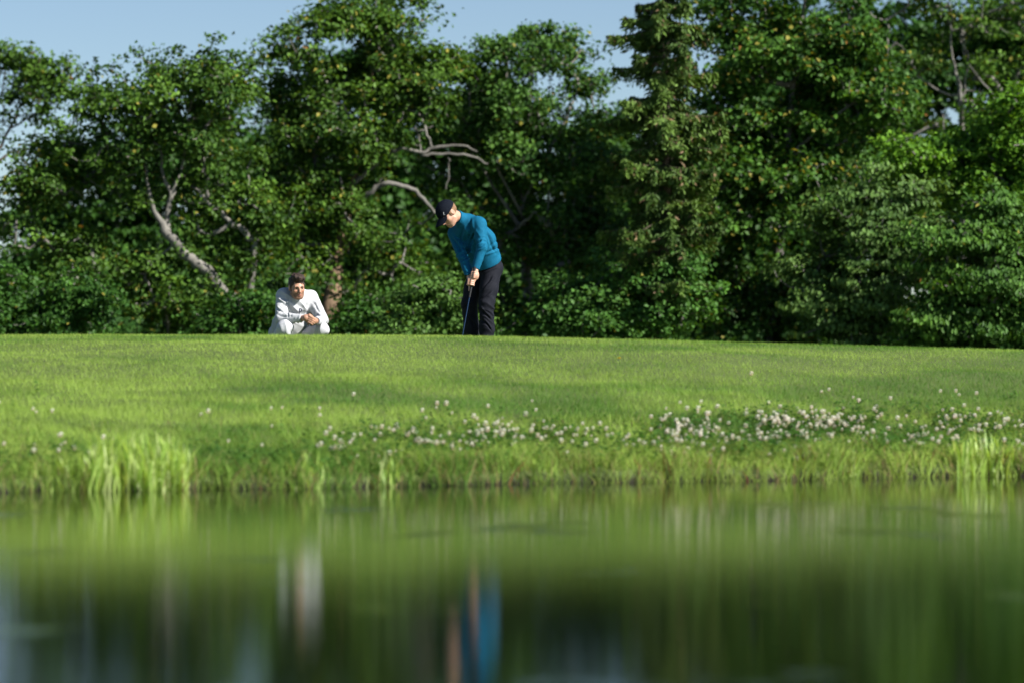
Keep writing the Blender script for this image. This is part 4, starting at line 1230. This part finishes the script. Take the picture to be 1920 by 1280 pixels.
FT = Field(np.array([-0.80, 40.2, 0.90]), np.array([0.15, 41.6, 2.02]), 0.005)
FT.cone(pelvis - spn * 0.01, pelvis + spn * 0.10, 0.138, 0.128, 0.03, ax=Lg, q=1.16, cuts=((pelvis + spn * 0.11, spn),))
FT.blob(pelvis - Fg * 0.055 - np.array([0, 0, 0.03]), np.stack([Lg, Fg, [0, 0, 1]]), (0.165, 0.11, 0.12), 0.06)
for hp, kn, an in ((hipL, kneeL, ankL), (hipR, kneeR, ankR)):
    FT.chain([hp, hp * 0.45 + kn * 0.55, kn, kn * 0.45 + an * 0.55, an - np.array([0, 0, 0.06])], [0.108, 0.098, 0.083, 0.080, 0.076], 0.03,
             cuts=((an - np.array([0, 0, 0.062]), (0, 0, -1)),))
dn = np.array([0, 0, -1.0])
cloth(FT, 'trousers', M_NAVY, golfer,
      [(kneeL, 0.11, (0.25, 0, 1), 0.055, 0.008), (kneeR, 0.11, (-0.25, 0, 1), 0.055, 0.008), (ankL, 0.16, (0.3, 0, 1), 0.060, 0.010), (ankR, 0.16, (-0.3, 0, 1), 0.060, 0.010),
       (hipL + dn * 0.06 - Lg * 0.05, 0.11, (0.7, 0, 0.7), 0.055, 0.008), (hipR + dn * 0.05, 0.10, (-0.7, 0, 0.7), 0.055, 0.007), (kneeL * 0.6 + ankL * 0.4, 0.10, (0.5, 0, 0.8), 0.06, 0.006)], wob=0.006, freq=5.0,
      lines=[(g(930, 500, -0.12), g(904, 512, -0.16), 0.022, 0.010), (g(926, 520, -0.16), g(902, 548, -0.18), 0.024, 0.010), (g(922, 548, -0.2), g(902, 566, -0.22), 0.022, 0.010), (g(902, 575, -0.22), g(922, 600, -0.2), 0.024, 0.011),
             (g(904, 596, -0.2), g(924, 618, -0.18), 0.022, 0.010), (g(890, 560, -0.06), g(872, 582, -0.06), 0.022, 0.010), (g(876, 590, -0.02), g(894, 612, 0.0), 0.022, 0.010)])
V, F = tube(curve_pts([pelvis + spn * 0.098 + Lg * 0.15 * math.cos(a) + Fg * 0.122 * math.sin(a) for a in np.linspace(0, 6.2832, 13)], 3), np.full(37, 0.012), 6)
link('belt', np_mesh('belt', V, F, smooth=True), M_CAP, golfer)
for an in (ankL, ankR):
    FO = Field(an - np.array([0.3, 0.3, 0.16]), an + np.array([0.3, 0.3, 0.1]), 0.006)
    bz = gz - 0.0
    ft = np.array([an[0], an[1], bz + 0.045])
    FO.cone(ft - Fg * 0.04, ft + Fg * 0.18 + dn * 0.008, 0.046, 0.038, 0.03, cuts=((np.array([0, 0, bz + 0.002]), dn),))
    FO.cone(ft - Fg * 0.03, an, 0.046, 0.045, 0.03)
    V, F = FO.mesh()
    link('shoe', np_mesh('shoe', V, F, smooth=True), M_SHOE_DARK, golfer)

# hair under the cap, then the cap itself
FH = Field(HG.c - 0.18, HG.c + 0.18, 0.004)
FH.blob(HG(0, -0.020, 0.020), HG.R, np.array([0.0805, 0.096, 0.088]) * HG.s, 0.01, cuts=((HG(0, -0.005, -0.02), HG.f * 1.0 - HG.u * 0.55), (HG(0, 0, -0.055), -HG.u)))
for q in (-1, 1):
    FH.cone(HG(q * 0.073, 0.022, 0.02), HG(q * 0.071, 0.026, -0.022), 0.010, 0.005, 0.012)
V, F = FH.mesh(); N = vnormals(V, F); V = V + N * ((fbm(V, (90, 90, 40), 2) - 0.5) * 0.008)[:, None]
link('hair', np_mesh('hair', V, F, smooth=True), M_HAIR2, golfer)
FC = Field(HG.c - 0.24, HG.c + 0.24, 0.004)
cap_n = unit(-HG.u - 0.10 * HG.f)
FC.blob(HG(0, -0.008, 0.036), HG.R, np.array([0.0875, 0.1125, 0.099]) * HG.s, 0.005, cuts=((HG(0, 0, 0.024), cap_n),))
V, F = FC.mesh(); V = relax(V, F, 1, 0.4)
q = HG.local(V); ang = np.arctan2(q[:, 0], q[:, 1])
N = vnormals(V, F)
V = V - N * (0.0012 * np.exp(-((((ang / (math.pi / 3)) % 1) - 0.5) / 0.06) ** 2))[:, None]        # panel seams
cap = link('cap', np_mesh('cap', V, F, smooth=True), M_CAP, golfer)
FV = Field(HG.c - 0.26, HG.c + 0.26, 0.0022)
bf = unit(HG.f - 0.22 * HG.u); bu = unit(HG.u + 0.22 * HG.f)
FV.blob(HG(0, 0.112, 0.025), np.stack([HG.l, bf, bu]), np.array([0.080, 0.084, 0.0085]) * HG.s, 0.004, warp=lambda q: np.concatenate([q[..., :2], q[..., 2:] + 4.2 * q[..., :1] ** 2], -1),
        cuts=((HG(0, 0.050, 0.03), -HG.f),))
V, F = FV.mesh(); V = relax(V, F, 3, 0.5)
link('brim', np_mesh('brim', V, F, smooth=True), M_CAP, cap)
capV, capF = ball_mesh(HG(0, -0.008, 0.136), 0.007, HG.R)
link('top_button', np_mesh('top_button', capV, capF, smooth=True), M_CAP, cap)
# the small pale mark stitched on the side of the cap
M_MARK = plain('pale_stitching', (0.55, 0.56, 0.58), 0.7)
cap_bvh = BVHTree.FromPolygons([v.co for v in cap.data.vertices], [tuple(p.vertices) for p in cap.data.polygons])
def stick(bvh, pts_outer, direction, lift):
    out = []
    for p in pts_outer:
        hit = bvh.ray_cast(Vector(p), Vector(direction))
        h_ = hit[0] if hit[0] is not None else bvh.find_nearest(Vector(p))[0]
        out.append(np.array(h_) - np.asarray(direction) * lift)
    return out
mk_d = -unit(HG.l * 0.75 + HG.f * 0.6 + HG.u * 0.1)
mk_c = HG(0.05, 0.055, 0.052) - mk_d * 0.12
mk_x = unit(np.cross(mk_d, HG.u)); mk_y = np.cross(mk_x, mk_d)
V, F = [], []
for (x0, y0, x1, y1, w_) in ((-0.010, -0.012, -0.001, 0.004, 0.004), (0.001, 0.000, 0.008, 0.014, 0.0045), (-0.004, -0.016, 0.003, -0.012, 0.003)):
    dv = unit(np.array([x1 - x0, y1 - y0])); pv = np.array([-dv[1], dv[0]]) * w_ * 0.5
    qd = [(x0 - pv[0], y0 - pv[1]), (x1 - pv[0], y1 - pv[1]), (x1 + pv[0], y1 + pv[1]), (x0 + pv[0], y0 + pv[1])]
    b0 = len(V)
    V += stick(cap_bvh, [mk_c + mk_x * a + mk_y * b_ for a, b_ in qd], mk_d, 0.0015)
    F.append((b0, b0 + 1, b0 + 2, b0 + 3))
link('emblem', np_mesh('emblem', np.array(V), np.array(F)), M_MARK, cap)

# ---- the putter
putter = empty('putter', (float(club_b[0]), float(club_b[1]), gz))
tag(putter, 'blue-shafted putter with dark grip held by the golfer in blue', 'putter')
M_GRIP = noise_mat('rubber_grip', (0.015, 0.016, 0.018), (0.03, 0.03, 0.033), scale=80, rough=0.8)
M_SHAFT = plain('blue_shaft', (0.008, 0.03, 0.075), 0.35, 0.3)
gt = club_a - cd * 0.03
ge = club_a + cd * 0.30
V, F = tube(curve_pts([gt, gt * 0.5 + ge * 0.5, ge], 6), np.linspace(0.0150, 0.0105, 13), 10)
link('grip', np_mesh('grip', V, F, smooth=True), M_GRIP, putter)
tgt = (gz + 0.035 - club_a[2]) / cd[2]
ft_ = club_a + cd * tgt
V, F = tube([ge - cd * 0.01, ge * 0.5 + ft_ * 0.5, ft_], [0.0062, 0.0056, 0.0050], 10)
link('shaft', np_mesh('shaft', V, F, smooth=True), M_SHAFT, putter)
import bmesh
bm = bmesh.new()
hx = np.array([0.055, 0.055]); 
for sx in (-1, 1):
    for sy in (-1, 1):
        for sz in (-1, 1):
            p = ft_ + Lg * (sx * 0.055 - 0.03) + Fg * (sy * 0.017 * (1.5 if sx < 0 else 1)) + np.array([0, 0, sz * 0.013 - 0.012])
            bm.verts.new(p)
bmesh.ops.convex_hull(bm, input=bm.verts)
bmesh.ops.bevel(bm, geom=bm.edges[:], offset=0.003, segments=2, affect='EDGES')
me = bpy.data.meshes.new('club_head'); bm.to_mesh(me); bm.free()
link('club_head', me, M_SHAFT, putter)

# ---- the crouching man ------------------------------------------------------------------------------------
c_ = lambda px, py, w: at(px, py, 41.0 + w)
pelv = c_(541, 633, 0.16)
chC = c_(555, 570, -0.03); nkC = c_(555, 550, -0.02)
sR, sL = c_(531, 555, -0.06), c_(583, 558, 0.05)
eR, eL = c_(527, 598, -0.22), c_(604, 600, -0.10)
wR, wL = c_(567, 597, -0.335), c_(592, 602, -0.30)
hpR, hpL = c_(527, 636, 0.14), c_(558, 636, 0.20)
kR, kL = c_(534, 615, -0.29), c_(606, 617, -0.17)
aR, aL = c_(529, 652, 0.0), c_(592, 652, 0.10)
HC = Frame(c_(556.5, 539, -0.17), (0.36, -0.90, -0.20), (0.02, -0.22, 0.97), 1.02)
man = empty('person', (float(pelv[0]), float(pelv[1]), gz))
tag(man, 'crouching man in white pullover and white trousers with clasped hands', 'person')
Lc = unit(sL - sR)
FB = Field(np.array([-2.75, 40.4, 0.84]), np.array([-1.80, 41.55, 1.95]), 0.005)
FB.chain([pelv, (pelv + chC) / 2, chC], [0.095, 0.085, 0.085], 0.05, ax=Lc, q=1.25)
FB.cone(sR, sL, 0.042, 0.042, 0.05)
for sh, el, wr in ((sR, eR, wR), (sL, eL, wL)):
    FB.chain([sh, el, wr], [0.040, 0.034, 0.027], 0.02)
for hp, kn, an in ((hpR, kR, aR), (hpL, kL, aL)):
    FB.chain([hp, kn, an], [0.065, 0.040, 0.032], 0.03)
head_field(FB, HC, nkC)
# clasped hands: right hand laid over the left, fingers interleaved, thumbs on top
hc = c_(581, 599, -0.385)
X_, Z_, Y_ = np.array([1.0, 0, 0]), np.array([0, 0, 1.0]), np.array([0, -1.0, 0])
FB.blob(hc + X_ * -0.032 + Z_ * 0.012, np.stack([unit(X_ * 0.85 - Z_ * 0.5), Y_, unit(Z_ * 0.85 + X_ * 0.5)]), (0.045, 0.020, 0.038), 0.014)
FB.cone(hc + X_ * -0.045 + Z_ * 0.016, wR, 0.027, 0.027, 0.02)
FB.blob(hc + X_ * 0.030 + Z_ * -0.012 - Y_ * 0.022, np.stack([unit(X_ * 0.85 - Z_ * 0.5), Y_, unit(Z_ * 0.85 + X_ * 0.5)]), (0.045, 0.020, 0.038), 0.014)
FB.cone(hc + X_ * 0.042 + Z_ * -0.010 - Y_ * 0.02, wL, 0.027, 0.027, 0.02)
for i in range(4):
    z0 = 0.026 - 0.0205 * i
    lf = (1.0, 1.08, 1.0, 0.82)[i]
    a = hc + X_ * (-0.004 - 0.004 * i) + Z_ * (z0 + 0.006) + Y_ * 0.018
    b1 = a + (X_ * 0.036 - Z_ * 0.018) * lf + Y_ * 0.006
    b2 = b1 + (X_ * 0.017 - Z_ * 0.012) * lf - Y_ * 0.018
    b3 = b2 + (X_ * 0.002 - Z_ * 0.008) * lf - Y_ * 0.020
    FB.chain([a, b1, b2, b3], [0.0098, 0.0092, 0.0084, 0.0076], 0.004)
    a = hc + X_ * (0.010 + 0.003 * i) + Z_ * (z0 - 0.006) - Y_ * 0.038
    b1 = a - X_ * 0.036 * lf - Y_ * 0.008 - Z_ * 0.006
    b2 = b1 - X_ * 0.020 * lf + Y_ * 0.010 - Z_ * 0.004
    FB.chain([a, b1, b2], [0.0098, 0.0090, 0.0080], 0.004)
FB.chain([hc + X_ * -0.030 + Z_ * 0.036, hc + X_ * -0.004 + Z_ * 0.046 + Y_ * 0.008, hc + X_ * 0.020 + Z_ * 0.036 + Y_ * 0.012], [0.0135, 0.0115, 0.0090], 0.010)
FB.chain([hc + X_ * 0.034 + Z_ * 0.016, hc + X_ * 0.016 + Z_ * 0.034 - Y_ * 0.004, hc + X_ * -0.002 + Z_ * 0.052 + Y_ * 0.0], [0.0135, 0.0115, 0.0090], 0.010)
V, F = FB.mesh(); V = relax(V, F, 1, 0.4)
col = skin_cols(V, HC, (0.46, 0.245, 0.155), (0.36, 0.13, 0.10), stubble=(0.14, 0.075, 0.048), st_amt=0.62)
link('body', np_mesh('body', V, F, col, smooth=True), M_SKIN, man)
face_bits(HC, man, M_HAIR, (0.15, 1, -0.05))

FH = Field(HC.c - 0.20, HC.c + 0.22, 0.004)
FH.blob(HC(0, -0.020, 0.036), HC.R, (0.0835, 0.101, 0.096), 0.01, cuts=((HC(0, 0.088, 0.066), HC.f * 0.62 - HC.u * 0.60), (HC(0, 0, -0.075), -HC.u)))
FH.blob(HC(0.010, 0.055, 0.108), HC.R, (0.060, 0.045, 0.034), 0.03)
FH.blob(HC(-0.005, 0.010, 0.122), HC.R, (0.062, 0.060, 0.026), 0.03)
for q in (-1, 1):
    FH.cone(HC(q * 0.072, 0.020, 0.030), HC(q * 0.070, 0.024, -0.030), 0.012, 0.006, 0.012)
V, F = FH.mesh(); N = vnormals(V, F)
q = HC.local(V)
V = V + N * ((fbm(q * np.array([1, 0.45, 1]), 55, 3) - 0.45) * 0.030 * smoothstep(0.02, 0.09, q[:, 2]) + (fbm(q, 120, 2) - 0.5) * 0.006)[:, None]
link('hair', np_mesh('hair', V, F, smooth=True), M_HAIR, man)

FS = Field(np.array([-2.85, 40.45, 1.00]), np.array([-1.80, 41.55, 1.72]), 0.005)
sp2 = unit(chC - pelv)
FS.chain([pelv - sp2 * 0.02, (pelv + chC) / 2, chC], [0.165, 0.152, 0.128], 0.06, ax=Lc, q=1.20, cuts=((pelv + np.array([0, 0, -0.06]), (0, 0.15, -1)),))
FS.blob(c_(519, 620, 0.13), np.eye(3), (0.075, 0.10, 0.06), 0.08)
FS.cone(sR * 0.94 + sL * 0.06, sL * 0.94 + sR * 0.06, 0.074, 0.074, 0.05)
FS.cone(chC, nkC + np.array([0, -0.01, 0.012]), 0.10, 0.078, 0.05, ax=Lc, q=1.2, cuts=((nkC + np.array([0, -0.02, 0.035]), HC.c - nkC),))
FS.chain([sR, eR], [0.080, 0.064], 0.035); FS.cone(eR, wR, 0.064, 0.042, 0.02, cuts=((wR - unit(wR - eR) * 0.004, wR - eR),))
FS.chain([sL, eL], [0.080, 0.064], 0.035); FS.cone(eL, wL, 0.064, 0.042, 0.02, cuts=((wL - unit(wL - eL) * 0.016, wL - eL),))
shirt, Vs, Fs_ = cloth(FS, 'pullover', M_WHITE, man,
      [(eR, 0.10, wR - sR, 0.042, 0.008), (eL, 0.10, wL - sL, 0.042, 0.008), (wR, 0.08, wR - eR, 0.032, 0.004), (wL, 0.08, wL - eL, 0.032, 0.005), (c_(535, 565, -0.15), 0.10, (0.6, 0, 0.8), 0.05, 0.006),
       (c_(585, 572, -0.05), 0.10, (-0.6, 0, 0.8), 0.05, 0.006), (c_(555, 590, -0.15), 0.14, (0.8, 0, 0.6), 0.07, 0.010), (c_(560, 605, -0.10), 0.13, (0.2, 0, 1), 0.05, 0.010), (c_(512, 615, 0.05), 0.12, (1, 0, 0.3), 0.05, 0.009)], wob=0.006,
      lines=[(c_(538, 566, -0.18), c_(550, 604, -0.15), 0.030, 0.0078), (c_(546, 584, -0.18), c_(560, 606, -0.15), 0.026, 0.0060), (c_(582, 578, -0.12), c_(572, 596, -0.14), 0.026, 0.0054), (c_(521, 560, -0.15), c_(538, 574, -0.18), 0.026, 0.0066),
             (c_(519, 575, -0.18), c_(535, 586, -0.24), 0.024, 0.0072), (c_(522, 588, -0.24), c_(542, 592, -0.32), 0.022, 0.0066), (c_(590, 566, -0.06), c_(604, 584, -0.10), 0.026, 0.0066), (c_(596, 586, -0.14), c_(610, 596, -0.16), 0.022, 0.0066),
             (c_(515, 590, -0.02), c_(510, 618, 0.02), 0.030, 0.0084)])

FT = Field(np.array([-2.85, 40.4, 0.86]), np.array([-1.75, 41.6, 1.40]), 0.005)
FT.blob(pelv + np.array([0, 0.02, -0.03]), np.eye(3), (0.175, 0.16, 0.11), 0.05)
for hp, kn, an, rk in ((hpR, kR, aR, 0.084), (hpL, kL, aL, 0.066)):
    FT.chain([hp, kn, an + unit(an - kn) * 0.03], [0.105, rk, 0.066], 0.03, cuts=((an + unit(an - kn) * 0.035, an - kn),))
cloth(FT, 'trousers', M_WHITE2, man, [(kR, 0.12, (1, 0, 0.3), 0.05, 0.008), (kL, 0.12, (1, 0, -0.3), 0.05, 0.007), (hpR, 0.15, (0.3, 1, 0.5), 0.06, 0.010), (c_(565, 625, 0.0), 0.12, (0.5, 0, 1), 0.05, 0.008)], wob=0.006)
for an in (aR, aL):
    FO = Field(an - np.array([0.2, 0.35, 0.2]), an + np.array([0.2, 0.2, 0.1]), 0.006)
    toe = np.array([an[0] + 0.02, an[1] - 0.15, gz + 0.035])
    ball = np.array([an[0] + 0.01, an[1] - 0.09, gz + 0.045])
    FO.chain([an + np.array([0, 0.02, -0.015]), ball, toe], [0.044, 0.046, 0.036], 0.02, cuts=((np.array([0, 0, gz + 0.002]), dn),))
    V, F = FO.mesh()
    link('shoe', np_mesh('shoe', V, F, smooth=True), M_SHOE, man)

# dark letter on the chest, laid on the knit
s_bvh = BVHTree.FromPolygons([Vector(v) for v in Vs], [tuple(int(i) for i in f) for f in Fs_])
ld = unit(np.array([-0.12, 0.98, -0.10]))
lc = c_(571.3, 570.5, -0.8)
lx = unit(np.array([1.0, 0.12, 0.0])) * 1.15; ly = np.array([0.03, 0, 1.0]) * 1.12
letter = []
def strip(pts, w0):
    """A ribbon of quads along 2-D points with widths w0."""
    P2 = np.array(pts, float); T2 = unit(np.gradient(P2, axis=0)); Nn = np.stack([-T2[:, 1], T2[:, 0]], -1)
    w0 = np.broadcast_to(np.asarray(w0, float), (len(P2),))
    a_, b_ = P2 + Nn * w0[:, None] / 2, P2 - Nn * w0[:, None] / 2
    return a_, b_
V, F = [], []
stem = [(-0.0095, y) for y in np.linspace(0.026, -0.030, 9)]
bowl = [(-0.0095, 0.0215), (0.000, 0.0225)] + [(0.001 + 0.0115 * math.sin(t), 0.0105 + 0.012 * math.cos(t)) for t in np.linspace(0, math.pi, 9)] + [(-0.002, -0.0015)]
for pts, wd in ((stem, np.linspace(0.0110, 0.0085, 9)), (bowl, 0.0090)):
    a_, b_ = strip(pts, wd)
    b0 = len(V)
    ring = [p for ab in zip(a_, b_) for p in ab]
    V += stick(s_bvh, [lc + lx * p[0] + ly * p[1] for p in ring], ld, 0.0025 if pts is stem else 0.0032)
    for i in range(len(a_) - 1):
        F.append((b0 + 2 * i, b0 + 2 * i + 1, b0 + 2 * i + 3, b0 + 2 * i + 2))
link('letter', np_mesh('letter', np.array(V), np.array(F)), plain('navy_print', (0.012, 0.016, 0.045), 0.7), shirt)
# watch on the wrist by the knee
wd_ = unit(wL - eL)
wp = wL - wd_ * 0.006
V, F = tube([wp - wd_ * 0.010, wp, wp + wd_ * 0.010], [0.0385, 0.0395, 0.0385], 16)
watch = tag(empty('wristwatch', tuple(wp)), 'dark strapped watch on the crouching man\'s wrist', 'watch')
link('strap', np_mesh('strap', V, F, smooth=True), plain('dark_strap', (0.015, 0.02, 0.04), 0.5), watch)
V, F = ball_mesh(wp + np.array([0, -0.036, 0.010]), (0.017, 0.006, 0.017))
link('dial', np_mesh('dial', V, F, smooth=True), plain('watch_dial', (0.03, 0.035, 0.05), 0.2, 0.5), watch)
